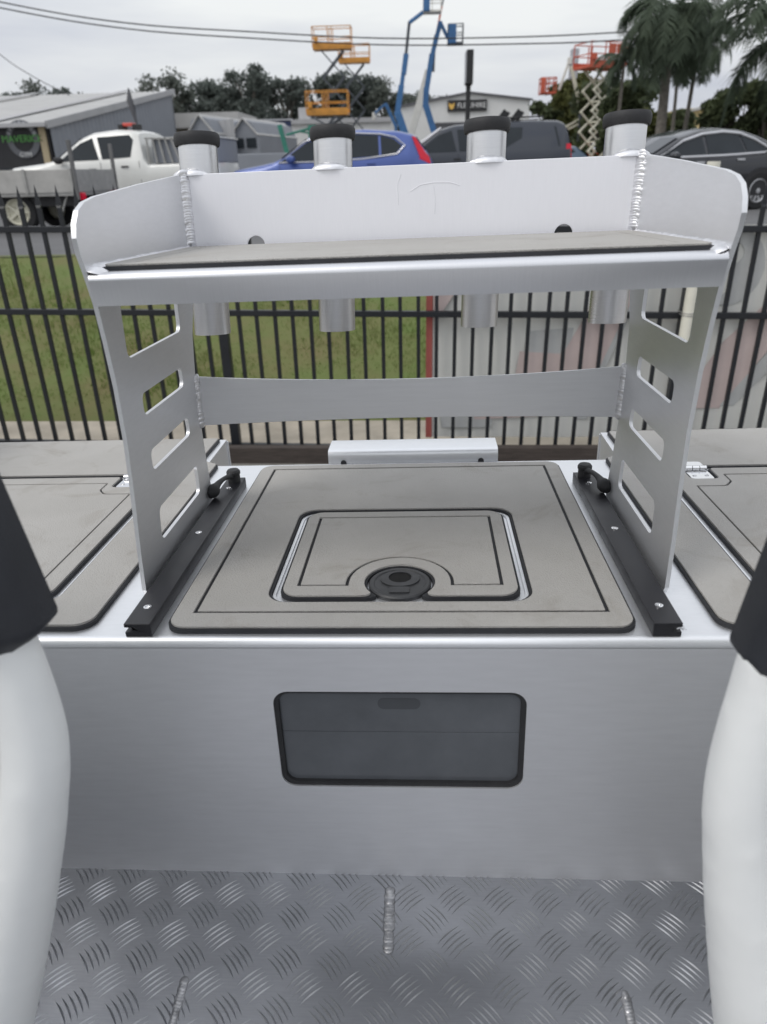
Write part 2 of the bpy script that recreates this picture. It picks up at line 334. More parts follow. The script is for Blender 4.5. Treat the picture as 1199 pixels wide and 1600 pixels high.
# rolled front edge of the deck
mb = MB(); n = 8; prof = [(0.006, 0.0)] + [(0.006 - 0.010 * math.sin(k / n * math.pi / 2), -0.010 + 0.010 * math.cos(k / n * math.pi / 2)) for k in range(n + 1)] + [(-0.004, -0.014)]
vs = []; fs = []
for i, (y, z) in enumerate(prof): vs += [(-HW, y, z), (HW, y, z)]
for i in range(len(prof) - 1): fs.append((2 * i, 2 * i + 2, 2 * i + 3, 2 * i + 1))
mb.add(vs, fs); bp(mb, 'rolled_edge', 'alu_deck', smooth=80)
# front bulkhead with the hatch opening
P = Matrix.Rotation(R(90), 4, 'X')
hole = rpoly(rect(-0.1765, 0.1765, -0.258, -0.0855), 0.022)
panel = bp(MB().prism([rect(-HW, HW, ZF - 0.02, -0.012), hole], -0.001, 0.004, P), 'bulkhead', 'alu_panel')
rim_i = rpoly(rect(-0.169, 0.169, -0.2485, -0.0845), 0.018)
bp(MB().prism([rpoly(rect(-0.1775, 0.1775, -0.259, -0.0845), 0.023), rpoly(rect(-0.1695, 0.1695, -0.2515, -0.0905), 0.017)], -0.010, 0.0015, P), 'rubber_seal', 'rubber', panel, bevel=0.002)
pane = bp(MB().prism([rpoly(rect(-0.174, 0.174, -0.2555, -0.163), [0.02, 0.02, 0, 0])], -0.012, -0.0050, P), 'pocket_door', 'smoked_acrylic', panel, bevel=0.0015)
bp(MB().prism([rpoly(rect(-0.174, 0.174, -0.1623, -0.087), [0, 0, 0.02, 0.02])], -0.012, -0.0053, P), 'pocket_door', 'smoked_acrylic', panel, bevel=0.0015)  # door split in two; the gap stands in for a reflected line
bp(MB().prism([rpoly(rect(-0.030, 0.030, -0.122, -0.103), 0.009)], -0.0060, -0.0049, P), 'pane_reflection', 'acrylic_reflection', panel)  # darker rounded patch painted in for a soft reflection on the acrylic
# side pods' inner walls, transom back and hull sides (behind the well and beside the cockpit)
for s in (-1, 1):
    bp(MB().box((s * 0.466, 0.787, -0.24), (0.006, 0.194, 0.466)), 'pod_wall', 'alu_deck')
    bp(MB().box((s * (0.46 + HW) / 2, 0.888, -0.26), (HW - 0.46, 0.006, 0.51)), 'pod_wall', 'alu_panel')
    bp(MB().box((s * (HW + 0.004), -0.75, -0.10), (0.008, 3.28, 0.80)), 'hull_side', 'alu_panel')
    bp(MB().box((s * (HW + 0.0), -1.6, 0.315), (0.07, 3.0, 0.03)), 'gunwale', 'alu_deck', bevel=0.008)
bp(MB().box((0, 0.693, -0.25), (0.92, 0.006, 0.48)), 'transom', 'alu_panel')
bp(MB().box((0, 0.79, -0.33), (0.92, 0.19, 0.006)), 'well_floor', 'alu_panel')
# outboard bracket pad
br = MB().prism([rpoly(rect(0.692, 0.775, -0.12, 0.03), [0, 0, 0.008, 0.012])], -0.188, 0.188, Matrix(((0, 0, 1, 0.009), (1, 0, 0, 0), (0, 1, 0, 0), (0, 0, 0, 1))))
bk = bp(br, 'motor_bracket', 'alu_deck', bevel=0.002)
for x in (-0.145, 0.160): bp(MB().lathe([(0.0065, -0.0005), (0.0065, 0.001), (0.0001, 0.0012)], 14, Matrix.Translation((x, 0.6915, 0.002)) @ Matrix.Rotation(R(90), 4, 'X')), 'bolt_hole', 'eva_black', bk)
# ---- floor: tread plate
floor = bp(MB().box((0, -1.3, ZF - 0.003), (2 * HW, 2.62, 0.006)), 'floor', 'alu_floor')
mb = MB(); pit = 0.069; rf = random.Random(11)
def tread(cx, cy, ang):
    c, s = math.cos(ang), math.sin(ang)
    for b in range(5):
        off = (b - 2) * 0.0078; L = 0.0222 - 0.0006 * abs(b - 2); vs = []; fs = []; m = 6
        for i in range(m + 1):
            t = -1 + 2 * i / m; w = 0.0019 * (1 - t * t * 0.92); h = 0.0018 * (1 - t * t * 0.9); bow = 0.0022 * (1 - t * t)
            for (q, z) in ((-w, -0.0005), (0, h), (w, -0.0005)):
                lx = t * L; ly = off + q + bow; vs.append((cx + c * lx - s * ly, cy + s * lx + c * ly, ZF + z))
        for i in range(m):
            for k in range(2): a = i * 3 + k; fs.append((a, a + 3, a + 4, a + 1))
        mb.add(vs, fs)
for i in range(-13, 14):
    for j in range(0, 12):
        x = -0.476 + 7 * pit + i * pit; y = -0.044 - j * pit
        if y < -0.0: tread(x, y, R(43))
        if y - pit / 2 < -0.005: tread(x + pit / 2, y - pit / 2, R(-47))
    tread(-0.476 + 7 * pit + i * pit + pit / 2, -0.0095, R(-47))
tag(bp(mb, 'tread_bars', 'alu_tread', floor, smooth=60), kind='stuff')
for (a, b, w) in (((-0.022, -0.03), (-0.020, -0.124), 0.017), ((-0.2995, -0.178), (-0.2955, -0.30), 0.013), ((0.2975, -0.178), (0.294, -0.30), 0.013)):
    o = weld((*a, 0), (*b, 0), w, 0.0045, (0, 0, 1), 0.004, 'weld_bead', 'alu_weld_dark', floor, 0.2); o.location = (0, 0, 0.0)

# ---- foam mats: black under-layer, grey top pieces, grooves between them
Z1, Z2 = 0.0062, 0.0095
def foam(name, base, tops, parent=deck, label=None):
    o = bp(MB().prism(base, 0.0002, Z1), name, 'eva_black', parent)
    for t in tops: bp(MB().prism(t, Z1 - 0.0004, Z2), 'foam_piece', 'eva_grey', o, bevel=0.0013)
    return o
G = 0.0042                                   # half-groove
foam('foam_mat', [rpoly(rect(-0.321, 0.321, 0.010, 0.664), 0.026), rpoly(rect(-0.190, 0.190, 0.083, 0.411), 0.030)],
     [[rpoly(rect(-0.318, 0.318, 0.0145, 0.661), 0.024), rect(-0.2912, 0.2912, 0.0498, 0.6387)],
      [rect(-0.2860, 0.2860, 0.0553, 0.6332), rpoly(rect(-0.194, 0.194, 0.0785, 0.415), 0.033)]])
def lidshape(g):
    x, y0, y1, r = 0.178 - g, 0.094 + g, 0.404 - g, 0.050 + g
    cx, cy = 0, 0.139; pts = [(-x, y1), (-x, y0)]
    rc = rpoly([(-x, y1), (-x, y0), (-0.01, y0), (-0.01, y1)], [0.026, 0.026, 0, 0])
    out = [p for p in rc if p[0] < -0.012]
    a0 = math.atan2(y0 + 0.008 - cy, -math.sqrt(max(1e-6, r * r - (y0 + 0.008 - cy) ** 2)))
    if a0 < 0: a0 += 2 * math.pi
    ex, ey = cx + r * math.cos(a0), cy + r * math.sin(a0)
    out += [(ex - 0.016, y0), (ex - 0.007, y0 + 0.001), (ex - 0.002, y0 + 0.004)]
    a1 = math.pi - a0 + 2 * math.pi if False else None
    k = 24
    st = a0; en = math.pi - a0
    while en > st: en -= 2 * math.pi
    while st - en > 2 * math.pi: en += 2 * math.pi
    for i in range(k + 1): a = st + (en - st) * i / k; out.append((cx + r * math.cos(a), cy + r * math.sin(a)))
    out += [(-ex + 0.002, y0 + 0.004), (-ex + 0.007, y0 + 0.001), (-ex + 0.016, y0)]
    out += [(-p[0], p[1]) for p in rc if p[0] < -0.012][::-1]
    return out
def archshape(g):
    x, y0, y1, r = 0.152 - g, 0.128 + g, 0.376 - g, 0.079 + g
    out = [(-x, y1), (-x, y0), (-r, y0)]
    cy = 0.139
    for i in range(21): a = math.pi - math.pi * i / 20; out.append((r * math.cos(a), cy + max(0, r * math.sin(a))))
    return out + [(r, y0), (x, y0), (x, y1)]
lid = foam('hatch_lid_mat', [lidshape(0)], [[lidshape(0.0035), archshape(-0.0024)], [archshape(0.0024)]])
# alloy lid frame edge inside the cut-out
bp(MB().prism([rpoly(rect(-0.1895, 0.1895, 0.0835, 0.4105), 0.029), rpoly(rect(-0.184, 0.184, 0.0885, 0.4055), 0.025)], 0, 0.0028), 'hatch_lid_frame', 'alu_deck', deck, bevel=0.0008)
# recessed ring latch
rl = bp(MB().lathe([(0.047, 0.0), (0.047, 0.0055), (0.045, 0.0075), (0.040, 0.0075), (0.038, 0.006), (0.0001, 0.006)], 40, Matrix.Translation((0, 0.139, 0))), 'ring_latch', 'latch_grey', deck)
mb = MB(); mb.prism([[(0.030 * math.cos(a * math.pi / 16), 0.150 + 0.024 * math.sin(a * math.pi / 16)) for a in range(32)], [(0.0175 * math.cos(a * math.pi / 16), 0.1535 + 0.0165 * math.sin(a * math.pi / 16)) for a in range(32)]], 0.0058, 0.0082)
bp(mb, 'finger_ring', 'latch_grey', rl, bevel=0.0008)
bp(MB().prism([rpoly(rect(-0.015, 0.015, 0.108, 0.125), 0.003)], 0.0058, 0.0078), 'latch_tab', 'latch_grey', rl, bevel=0.0008)
bp(MB().prism([[(0.0165 * math.cos(a * math.pi / 16), 0.1535 + 0.0155 * math.sin(a * math.pi / 16)) for a in range(32)]], 0.0055, 0.0066), 'finger_hole', 'void_black', rl)
# side decks
for s in (-1, 1):
    fl = lambda L: [(s * x, y) for (x, y) in L]
    OX = 1.13
    foam('foam_mat', [fl(rpoly([(0.427, 0.016), (OX, 0.016), (OX, 0.872), (0.474, 0.872), (0.474, 0.712), (0.427, 0.680)], [0.028, 0.02, 0.02, 0.006, 0.01, 0.01])), fl(rpoly(rect(0.513, 1.06, 0.083, 0.618), 0.028))],
         [[fl(rpoly([(0.4305, 0.0200), (OX - .004, 0.0200), (OX - .004, 0.869), (0.4775, 0.869), (0.4775, 0.7105), (0.4305, 0.6785)], [0.026, 0.02, 0.02, 0.006, 0.01, 0.01])), fl(rpoly(rect(0.509, 1.064, 0.079, 0.622), 0.030))]])
    notch = [(0.526, 0.100), (1.045, 0.100), (1.045, 0.607), (0.616, 0.607), (0.616, 0.548), (0.566, 0.548), (0.566, 0.607), (0.526, 0.607)]
    inner = [(0.560, 0.130), (1.010, 0.130), (1.010, 0.569), (0.632, 0.569), (0.632, 0.530), (0.615, 0.508), (0.560, 0.508)]
    gi = [(0.5637, 0.1337), (1.0063, 0.1337), (1.0063, 0.5653), (0.6357, 0.5653), (0.6357, 0.5285), (0.6167, 0.5043), (0.5637, 0.5043)]
    foam('hatch_lid_mat', [fl(rpoly(notch, [0.022, 0.02, 0.02, 0.006, 0.012, 0.012, 0.006, 0.02]))],
         [[fl(rpoly([(x + (0.0035 if x < 0.54 else -0.0035 if x > 1 else (0.0035 if x > 0.6 else -0.0035)), y + (0.0035 if y < 0.2 else -0.0035)) for (x, y) in notch], [0.02, 0.02, 0.02, 0.006, 0.012, 0.012, 0.006, 0.018])), fl(rpoly(inner, [0, 0, 0, 0.004, 0.016, 0.016, 0]))],
          [fl(rpoly(gi, [0, 0, 0, 0.004, 0.016, 0.016, 0]))]])
    bp(MB().prism([fl(rpoly(rect(0.5135, 1.0595, 0.0835, 0.6175), 0.027)), fl(rpoly(rect(0.519, 1.054, 0.089, 0.612), 0.023))], 0, 0.0028), 'hatch_lid_frame', 'alu_deck', deck, bevel=0.0008)
    hx = s * 0.591
    hg = bp(MB().prism([rpoly(rect(hx - 0.022, hx + 0.022, 0.552, 0.598), 0.008)], 0.0005, 0.0055), 'hinge', 'chrome', deck, bevel=0.0012)
    bp(MB().prism([rpoly(rect(hx - 0.020, hx + 0.020, 0.612, 0.640), 0.006)], 0.0075, 0.0105), 'hinge_leaf', 'chrome', hg, bevel=0.001)
    for k in (-1, 0, 1): bp(MB().tube([(hx + k * 0.0145 - 0.0066, 0.605, 0.0085), (hx + k * 0.0145 + 0.0066, 0.605, 0.0085)], 0.0062, 14), 'hinge_knuckle', 'chrome', hg)
    for k in (-1, 1): bp(MB().lathe([(0.0042, 0.0052), (0.0038, 0.0068), (0.0001, 0.0072)], 12, Matrix.Translation((hx + k * 0.012, 0.572, 0))), 'screw', 'chrome', hg)
# ---- slide rails with hold-down straps
for s in (-1, 1):
    xo, xi = s * 0.372, s * 0.335
    prof = [(xi, 0.0), (xi, 0.0205), (xo, 0.0205), (xo, 0.0145), (xo - s * 0.010, 0.0145), (xo - s * 0.010, 0.0075), (xo, 0.0075), (xo, 0.0)]
    rail = bp(MB().prism([prof], 0.003, 0.562, Matrix(((1, 0, 0, 0), (0, 0, 1, 0), (0, 1, 0, 0), (0, 0, 0, 1)))), 'slide_rail', 'black_anodised', boat, bevel=0.0012)
    for y in (0.046, 0.292, 0.50): bp(MB().lathe([(0.0058, 0.0203), (0.0056, 0.0222), (0.0034, 0.0226), (0.0030, 0.0212), (0.0001, 0.0212)], 16, Matrix.Translation((s * 0.3535, y, 0))), 'screw', 'chrome', rail)
    px, py = s * 0.352, 0.537
    st = bp(MB().lathe([(0.0125, 0.02), (0.0125, 0.036), (0.014, 0.038), (0.014, 0.043), (0.011, 0.047), (0.0001, 0.048)], 20, Matrix.Translation((px, py, 0))), 'hold_down_strap', 'rubber', rail)
    A = Vector((px, py, 0.034)); B = Vector((s * 0.374, 0.440, 0.034)); pts = []; rr = []
    for i in range(15):
        t = i / 14; pts.append(A.lerp(B, t) + Vector((0, 0, 0.010 * math.sin(math.pi * t) - 0.004 * t))); rr.append(0.0080 - 0.0035 * math.sin(math.pi * min(1, t * 1.3)) if t < 0.72 else 0.0050 + 0.0082 * math.sin(math.pi * (t - 0.70) / 0.34))
    bp(MB().tube(pts, rr, 14), 'strap_bulb', 'rubber', st, smooth=80)
# loose wire strands poking out of the slot of one rail
mb = MB()
for k in range(5):
    a = Vector((0.366, 0.006, 0.010)); d = Vector((random.uniform(0.006, 0.013), random.uniform(-0.006, 0.004), random.uniform(-0.006, 0.006))); mb.tube([a, a + d * 0.6 + Vector((0, 0, 0.002)), a + d], 0.0005, 5)
bp(mb, 'wire_strand', 'trim_silver', rail)

# ------------------------------------------------------------------ bait station
def SH(x, y, z): return (x + 0.030 * z, y, z)          # the station leans a hair to starboard
stn = thing('bait_station', 'brushed aluminium bait station with slotted sides, shelf and four rod holders on the stern deck', 'bait station', BM @ Matrix.Translation((0, 0.29, 0)))
def sp_(mb, name, m, parent=stn, bevel=0, smooth=35):
    mb.v = [(x + 0.030 * z, y - 0.29, z) for (x, y, z) in mb.v]
    return mb.build(name, m, parent, smooth=smooth, bevel=bevel)
prof = [(0.112, 0.003), (0.106, 0.014), (0.110, 0.08), (0.119, 0.17), (0.123, 0.24), (0.119, 0.32), (0.110, 0.38), (0.100, 0.43), (0.086, 0.468), (0.076, 0.49), (0.073, 0.508), (0.078, 0.524), (0.090, 0.538), (0.110, 0.547), (0.145, 0.5535), (0.30, 0.570), (0.505, 0.589),
        (0.507, 0.47), (0.490, 0.40), (0.458, 0.33), (0.446, 0.25), (0.448, 0.17), (0.458, 0.09), (0.470, 0.020), (0.466, 0.003)]
slots = [rpoly([(0.168, 0.424), (0.168, 0.347), (0.398, 0.347), (0.398, 0.424)], [0.012] * 4), rpoly([(0.197, 0.290), (0.197, 0.257), (0.382, 0.257), (0.378, 0.290)], 0.011), rpoly([(0.199, 0.203), (0.199, 0.170), (0.386, 0.170), (0.380, 0.203)], 0.011), rpoly([(0.200, 0.108), (0.194, 0.054), (0.400, 0.054), (0.398, 0.108)], 0.012)]
YZ = Matrix(((0, 0, 1, 0), (1, 0, 0, 0), (0, 1, 0, 0), (0, 0, 0, 1)))
side = {}
for s in (-1, 1):
    x0, x1 = (0.3795, 0.3855) if s > 0 else (-0.3855, -0.3795)
    side[s] = sp_(MB().prism([prof] + slots, x0, x1, YZ), 'side_plate', 'alu_plate', smooth=25)
# shelf tray: folded front lip
mb = MB(); pf = [(0.500, 0.468)]
pf += [(0.096, 0.468)]
for k in range(9): a = math.pi / 2 * k / 8; pf.append((0.094 - 0.010 * math.sin(a), 0.458 + 0.010 * math.cos(a)))
pf += [(0.0905, 0.428), (0.0945, 0.428), (0.0885, 0.457), (0.096, 0.464), (0.500, 0.464)]
mb.prism([pf], -0.379, 0.379, YZ); shelf = sp_(mb, 'shelf', 'alu_lip', smooth=50)
sm = [(-0.368, 0.106), (0.368, 0.106), (0.375, 0.116), (0.375, 0.486), (-0.375, 0.486), (-0.375, 0.116)]
base = sp_(MB().prism([sm], 0.4682, 0.4728), 'shelf_mat', 'eva_black', shelf)
ins = [(x * 0.988, y + (0.0045 if y < 0.2 else -0.004)) for (x, y) in sm]
i2 = [(-0.340, 0.136), (0.340, 0.136), (0.340, 0.460), (-0.340, 0.460)]
sp_(MB().prism([ins, i2], 0.4726, 0.4758), 'foam_piece', 'eva_grey', base, bevel=0.0012)
sp_(MB().prism([[(x * 0.989, y + (0.004 if y < 0.2 else -0.004)) for (x, y) in i2]], 0.4726, 0.4758), 'foam_piece', 'eva_grey', base, bevel=0.0012)
# back panel with two drain half-holes
out = [(-0.379, 0.468)]
for cx in (-0.262, 0.262):
    for k in range(13): a = math.pi - math.pi * k / 12; out.append((cx + 0.0155 * math.cos(a), 0.472 + 0.0165 * math.sin(a) - (0.004 if k in (0, 12) else 0)))
out += [(0.379, 0.468), (0.379, 0.588), (-0.379, 0.588)]
bpn = sp_(MB().prism([out], -0.502, -0.497, FACE), 'back_panel', 'alu_back', bevel=0.001)
# faint pencil marks left on the back panel
mat('pencil', (0.80, 0.80, 0.83), 0.7)
for pts in ([(-0.012, 0.575), (-0.018, 0.558), (-0.016, 0.528)], [(0.004, 0.548), (0.02, 0.557), (0.042, 0.560), (0.07, 0.559), (0.086, 0.554)], [(0.042, 0.556), (0.046, 0.535), (0.045, 0.512)]):
    sp_(MB().tube([(x, 0.4968, z) for (x, z) in pts], 0.0006, 5, up=(0, 1, 0)), 'pencil_mark', 'pencil', bpn)
# cross bar, waisted in the middle
ct = [(x, 0.245 + 0.013 * (x / 0.379) ** 2) for x in [0.379 - 0.758 * k / 24 for k in range(25)]]; cb = [(x, 0.174 - 0.007 * (x / 0.379) ** 2) for x in [-0.379 + 0.758 * k / 24 for k in range(25)]]
xb = sp_(MB().prism([cb + ct], -0.452, -0.447, FACE), 'cross_bar', 'alu_plate', bevel=0.001)
# rod holders
RHX = (-0.367, -0.131, 0.131, 0.362)
for i, x in enumerate(RHX):
    base_p = Vector((x, 0.541, 0.318)); ax = Vector((0.0, 0.022, 0.32)).normalized(); q = ax.to_track_quat('Z', 'Y').to_matrix().to_4x4(); M = Matrix.Translation(base_p) @ q
    h = 0.322
    rh = sp_(MB().lathe([(0.0285, 0.30), (0.0285, 0.002), (0.0295, 0.0), (0.0325, 0.0), (0.0333, 0.0015), (0.0333, h)], 40, M), 'rod_holder', 'alu_tube', smooth=50)
    sp_(MB().lathe([(0.0325, h - 0.004), (0.0372, h - 0.006), (0.0386, h - 0.003), (0.0394, h + 0.005), (0.0390, h + 0.010), (0.0368, h + 0.0138), (0.031, h + 0.0145), (0.0275, h + 0.012), (0.0270, h - 0.05)], 44, M), 'rubber_cap', 'rubber', rh, smooth=50)
    # weld saddle where the tube meets the top edge of the back panel
    mb = MB(); vs = []; fs = []; nu, nv = 20, 8
    for j in range(nv + 1):
        p = math.pi / 2 * j / nv
        for q_ in range(nu):
            g = 2 * math.pi * q_ / nu; wob = 1 + 0.07 * math.sin(9 * g + i) * math.cos(p)
            vs.append((x + 0.030 * math.cos(p) * math.cos(g) * wob, 0.505 + 0.013 * math.cos(p) * math.sin(g) * wob, 0.586 + 0.011 * math.sin(p) * (1 + 0.06 * math.sin(31 * math.cos(g) * math.cos(p)))))
    for j in range(nv):
        for q_ in range(nu): fs.append((j * nu + q_, j * nu + (q_ + 1) % nu, (j + 1) * nu + (q_ + 1) % nu, (j + 1) * nu + q_))
    mb.add(vs, fs)
    sp_(mb, 'weld_bead', 'alu_weld', rh, smooth=70)
def wl(a, b, w, pitch, nrm, parent, m='alu_weld', h=None, jit=0.12):
    o = weld(a, b, w, pitch, nrm, h, parent=parent, m=m, jit=jit); me = o.data
    for v in me.vertices: v.co = (v.co.x + 0.030 * v.co.z, v.co.y - 0.29, v.co.z)
for s in (-1, 1):
    wl((s * 0.374, 0.491, 0.478), (s * 0.374, 0.491, 0.588), 0.021, 0.0042, (-s, -1, 0), side[s], h=0.0034, jit=0.16)
    wl((s * 0.3765, 0.125, 0.4725), (s * 0.3765, 0.488, 0.4725), 0.012, 0.0040, (-s, 0, 1), side[s], h=0.0035, jit=0.3)
    wl((s * 0.370, 0.094, 0.468), (s * 0.3785, 0.122, 0.471), 0.026, 0.005, (-s * 0.4, -0.3, 1), side[s], h=0.006, jit=0.3)
    wl((s * 0.3765, 0.4445, 0.170), (s * 0.3765, 0.4445, 0.256), 0.015, 0.0042, (-s, -1, 0), side[s], m='alu_weld', h=0.0034, jit=0.3)

# ------------------------------------------------------------------ helm seats either side
def seat(s, label, dx, dz):
    t = thing('helm_chair', label, 'chair', BM @ Matrix.Translation((s * 0.62 + dx, -0.36, ZF)), 'chairs ahead of the stern deck')
    def q(mb, name, m, smooth=80, sub=0, parent=None):
        mb.v = [(s * x - s * 0.62 , y + 0.36, z + dz - ZF) for (x, y, z) in mb.v]
        if s < 0: mb.f = [f[::-1] for f in mb.f]
        o = mb.build(name, m, parent or t, smooth=smooth)
        if sub: u = o.modifiers.new('s', 'SUBSURF'); u.levels = sub; u.render_levels = sub
        return o
    # bowed moulded frame running down into the bucket, one continuous moulding (x towards the side deck is positive)
    kf = 1.0 if s < 0 else 0.62
    path = [(0.322, -0.297, 0.26), (0.321, -0.297, 0.205), (0.3185, -0.298, 0.15), (0.318, -0.299, 0.094), (0.318 + 0.018 * kf, -0.300, 0.02), (0.318 + 0.052 * kf, -0.302, -0.072), (0.318 + 0.103 * kf, -0.306, -0.20), (0.318 + 0.156 * kf, -0.31, -0.326), (0.318 + 0.20 * kf, -0.315, -0.43)]
    P = [Vector(p) for p in path]; dense = []; rr = []
    rad = [0.026, 0.029, 0.031, 0.032, 0.034, 0.040, 0.048, 0.055, 0.058]
    for i in range(len(P) - 1):
        for k in range(4):
            u = k / 4; p0 = P[max(0, i - 1)]; p1 = P[i]; p2 = P[i + 1]; p3 = P[min(len(P) - 1, i + 2)]
            dense.append(0.5 * (2 * p1 + (p2 - p0) * u + (2 * p0 - 5 * p1 + 4 * p2 - p3) * u * u + (3 * p1 - p0 - 3 * p2 + p3) * u ** 3)); rr.append(rad[i] + (rad[i + 1] - rad[i]) * u)
    mb = MB().tube(dense, rr, 20, up=(0, 1, 0))
    mb.tube([(0.375, -0.300, -0.06), (0.41, -0.30, -0.082), (0.46, -0.305, -0.095), (0.56, -0.31, -0.10), (0.72, -0.31, -0.10), (0.88, -0.305, -0.08), (0.94, -0.30, 0.0), (0.955, -0.29, 0.10), (0.955, -0.29, 0.26)], [0.030, 0.034, 0.042, 0.05, 0.05, 0.05, 0.045, 0.033, 0.03], 20, up=(0, 1, 0))
    secs = [(-0.44, 0.50, 0.86, -0.365, -0.25), (-0.34, 0.46, 0.90, -0.36, -0.25), (-0.24, 0.42, 0.92, -0.35, -0.25), (-0.15, 0.395, 0.93, -0.345, -0.25), (-0.085, 0.39, 0.92, -0.335, -0.255)]
    vs = []; fs = []; n = 32
    for (z, xa, xb, ya, yb) in secs:
        for k in range(n):
            a = 2 * math.pi * k / n; ca, sa = math.cos(a), math.sin(a); e = 0.5
            vs.append(((xa + xb) / 2 + (xb - xa) / 2 * math.copysign(abs(ca) ** e, ca), (ya + yb) / 2 + (yb - ya) / 2 * math.copysign(abs(sa) ** e, sa), z))
    for i in range(len(secs) - 1):
        for k in range(n): fs.append((i * n + k, i * n + (k + 1) % n, (i + 1) * n + (k + 1) % n, (i + 1) * n + k))
    fs.append(tuple(range(n))[::-1]); fs.append(tuple((len(secs) - 1) * n + k for k in range(n))); mb.add(vs, fs)
    sh = q(mb, 'moulded_shell', 'seat_white', 180)
    rm = sh.modifiers.new('fuse', 'REMESH'); rm.mode = 'VOXEL'; rm.voxel_size = 0.007; rm.use_smooth_shade = True
    sm_ = sh.modifiers.new('soften', 'SMOOTH'); sm_.factor = 0.5; sm_.iterations = 30
    # backrest shell between the arms
    q(MB().prism([rpoly([(0.36, -0.06), (0.93, -0.06), (0.94, 0.36), (0.345, 0.36)], 0.06)], 0.215, 0.235, FACE), 'back_shell', 'seat_white', 30)
    # padded cover pulled over the backrest: rounded, bellied slab
    outl = rpoly([(0.277, 0.214), (0.301, 0.196), (0.345, 0.108), (0.43, 0.03), (0.85, 0.03), (0.96, 0.12), (0.985, 0.30), (0.95, 0.52), (0.345, 0.52), (0.300, 0.36)], [0.012, 0.02, 0.05, 0.06, 0.07, 0.08, 0.05, 0.06, 0.06, 0.05], 5)
    mb = MB(); vs = []; fs = []; m = len(outl); c = Vector((0.64, 0.28)); rings = [(1.0, -0.272), (1.0, -0.300), (0.985, -0.316), (0.95, -0.326), (0.8, -0.336), (0.5, -0.342)]
    ox, oz = (0.002, 0.0) if s < 0 else (0.019, 0.022)
    for (k, y) in rings:
        for p in outl: vs.append((c.x + (p[0] - c.x) * k + ox, y, c.y + (p[1] - c.y) * k + oz))
    for i in range(len(rings) - 1):
        for j in range(m): fs.append((i * m + j, i * m + (j + 1) % m, (i + 1) * m + (j + 1) % m, (i + 1) * m + j))
    fs.append(tuple(range(m))); fs.append(tuple((len(rings) - 1) * m + j for j in range(m))[::-1]); mb.add(vs, fs)
    cu = q(mb, 'cushion_cover', 'vinyl_black', 60)
    if s < 0:
        pip = [(c.x + (p[0] - c.x) * 0.915 + ox, -0.3295, c.y + (p[1] - c.y) * 0.915 + oz) for p in outl]
        q(MB().tube(pip, 0.0065, 10, closed=True, up=(0, 1, 0)), 'piping', 'vinyl_black', 80, parent=cu)
    else:
        pip = [(c.x + (p[0] - c.x) * 0.955 + ox, -0.3268, c.y + (p[1] - c.y) * 0.955 + oz) for p in outl]
        q(MB().tube(pip, 0.0016, 6, closed=True, up=(0, 1, 0)), 'stitched_hem', 'vinyl_black', 80, parent=cu)
    return t
seat(-1, 'white moulded chair whose black padded back cover shows raised piping', -0.005, -0.005)
seat(1, 'white moulded chair whose black back cover ends in a plain stitched hem', 0.004, -0.058)

# ------------------------------------------------------------------ fence
fz = CAMZ
def fpt(x): return Vector((x, 5.0 + FY * x, 0))
fa = math.atan(FY); FR = Matrix.Rotation(fa, 4, 'Z')
fence = thing('steel_fence', 'black steel picket fence with spear tops along the yard edge', 'fence', Matrix.Translation((0, 5.0, 0)) @ FR)
pm = MB()
pm.box((0, 0, 0.935), (0.025, 0.025, 1.73)); 
pk = MB(); hh = 0.0125
pk.add([(-hh, -hh, 0.07), (hh, -hh, 0.07), (hh, hh, 0.07), (-hh, hh, 0.07), (-hh, -hh, 1.72), (hh, -hh, 1.72), (hh, hh, 1.72), (-hh, hh, 1.72), (-0.019, -0.005, 1.735), (0.019, -0.005, 1.735), (0.019, 0.005, 1.735), (-0.019, 0.005, 1.735), (0, 0, 1.865)],
       [(3, 2, 1, 0), (0, 1, 5, 4), (1, 2, 6, 5), (2, 3, 7, 6), (3, 0, 4, 7), (4, 5, 9, 8), (5, 6, 10, 9), (6, 7, 11, 10), (7, 4, 8, 11), (8, 9, 12), (9, 10, 12), (10, 11, 12), (11, 8, 12)])
p0 = pk.build('picket', 'fence_black', fence, smooth=0); first = True
RAKE = -0.0165                               # the fence follows the fall of the ground
posts = [-4.60, -1.425, 1.742, 4.90]
xs = [-2.952 + k * 0.1285 for k in range(-12, 12)] + [-1.305 + k * 0.1255 for k in range(24)] + [1.872 + k * 0.1285 for k in range(23)]
for x in xs:
    if first: o = p0; first = False
    else: o = p0.copy(); col.objects.link(o); o.parent = fence
    o.location = (x, random.uniform(-0.001, 0.001), RAKE * x - 0.035 + random.uniform(-0.004, 0.004)); o.rotation_euler = (random.uniform(-.004, .004), random.uniform(-.004, .004), 0)
for z in (CAMZ - 0.345, CAMZ - 0.888, 0.03): MB().bar((-4.9, 0, z - RAKE * -4.9 * -1), (4.9, 0, z + RAKE * 4.9), 0.040).build('rail', 'fence_black', fence, 0, 0.003)
for p in posts:
    MB().box((p, 0, 0.90 + RAKE * p), (0.065, 0.065, 1.80)).build('post', 'fence_black', fence, 0, 0.003)
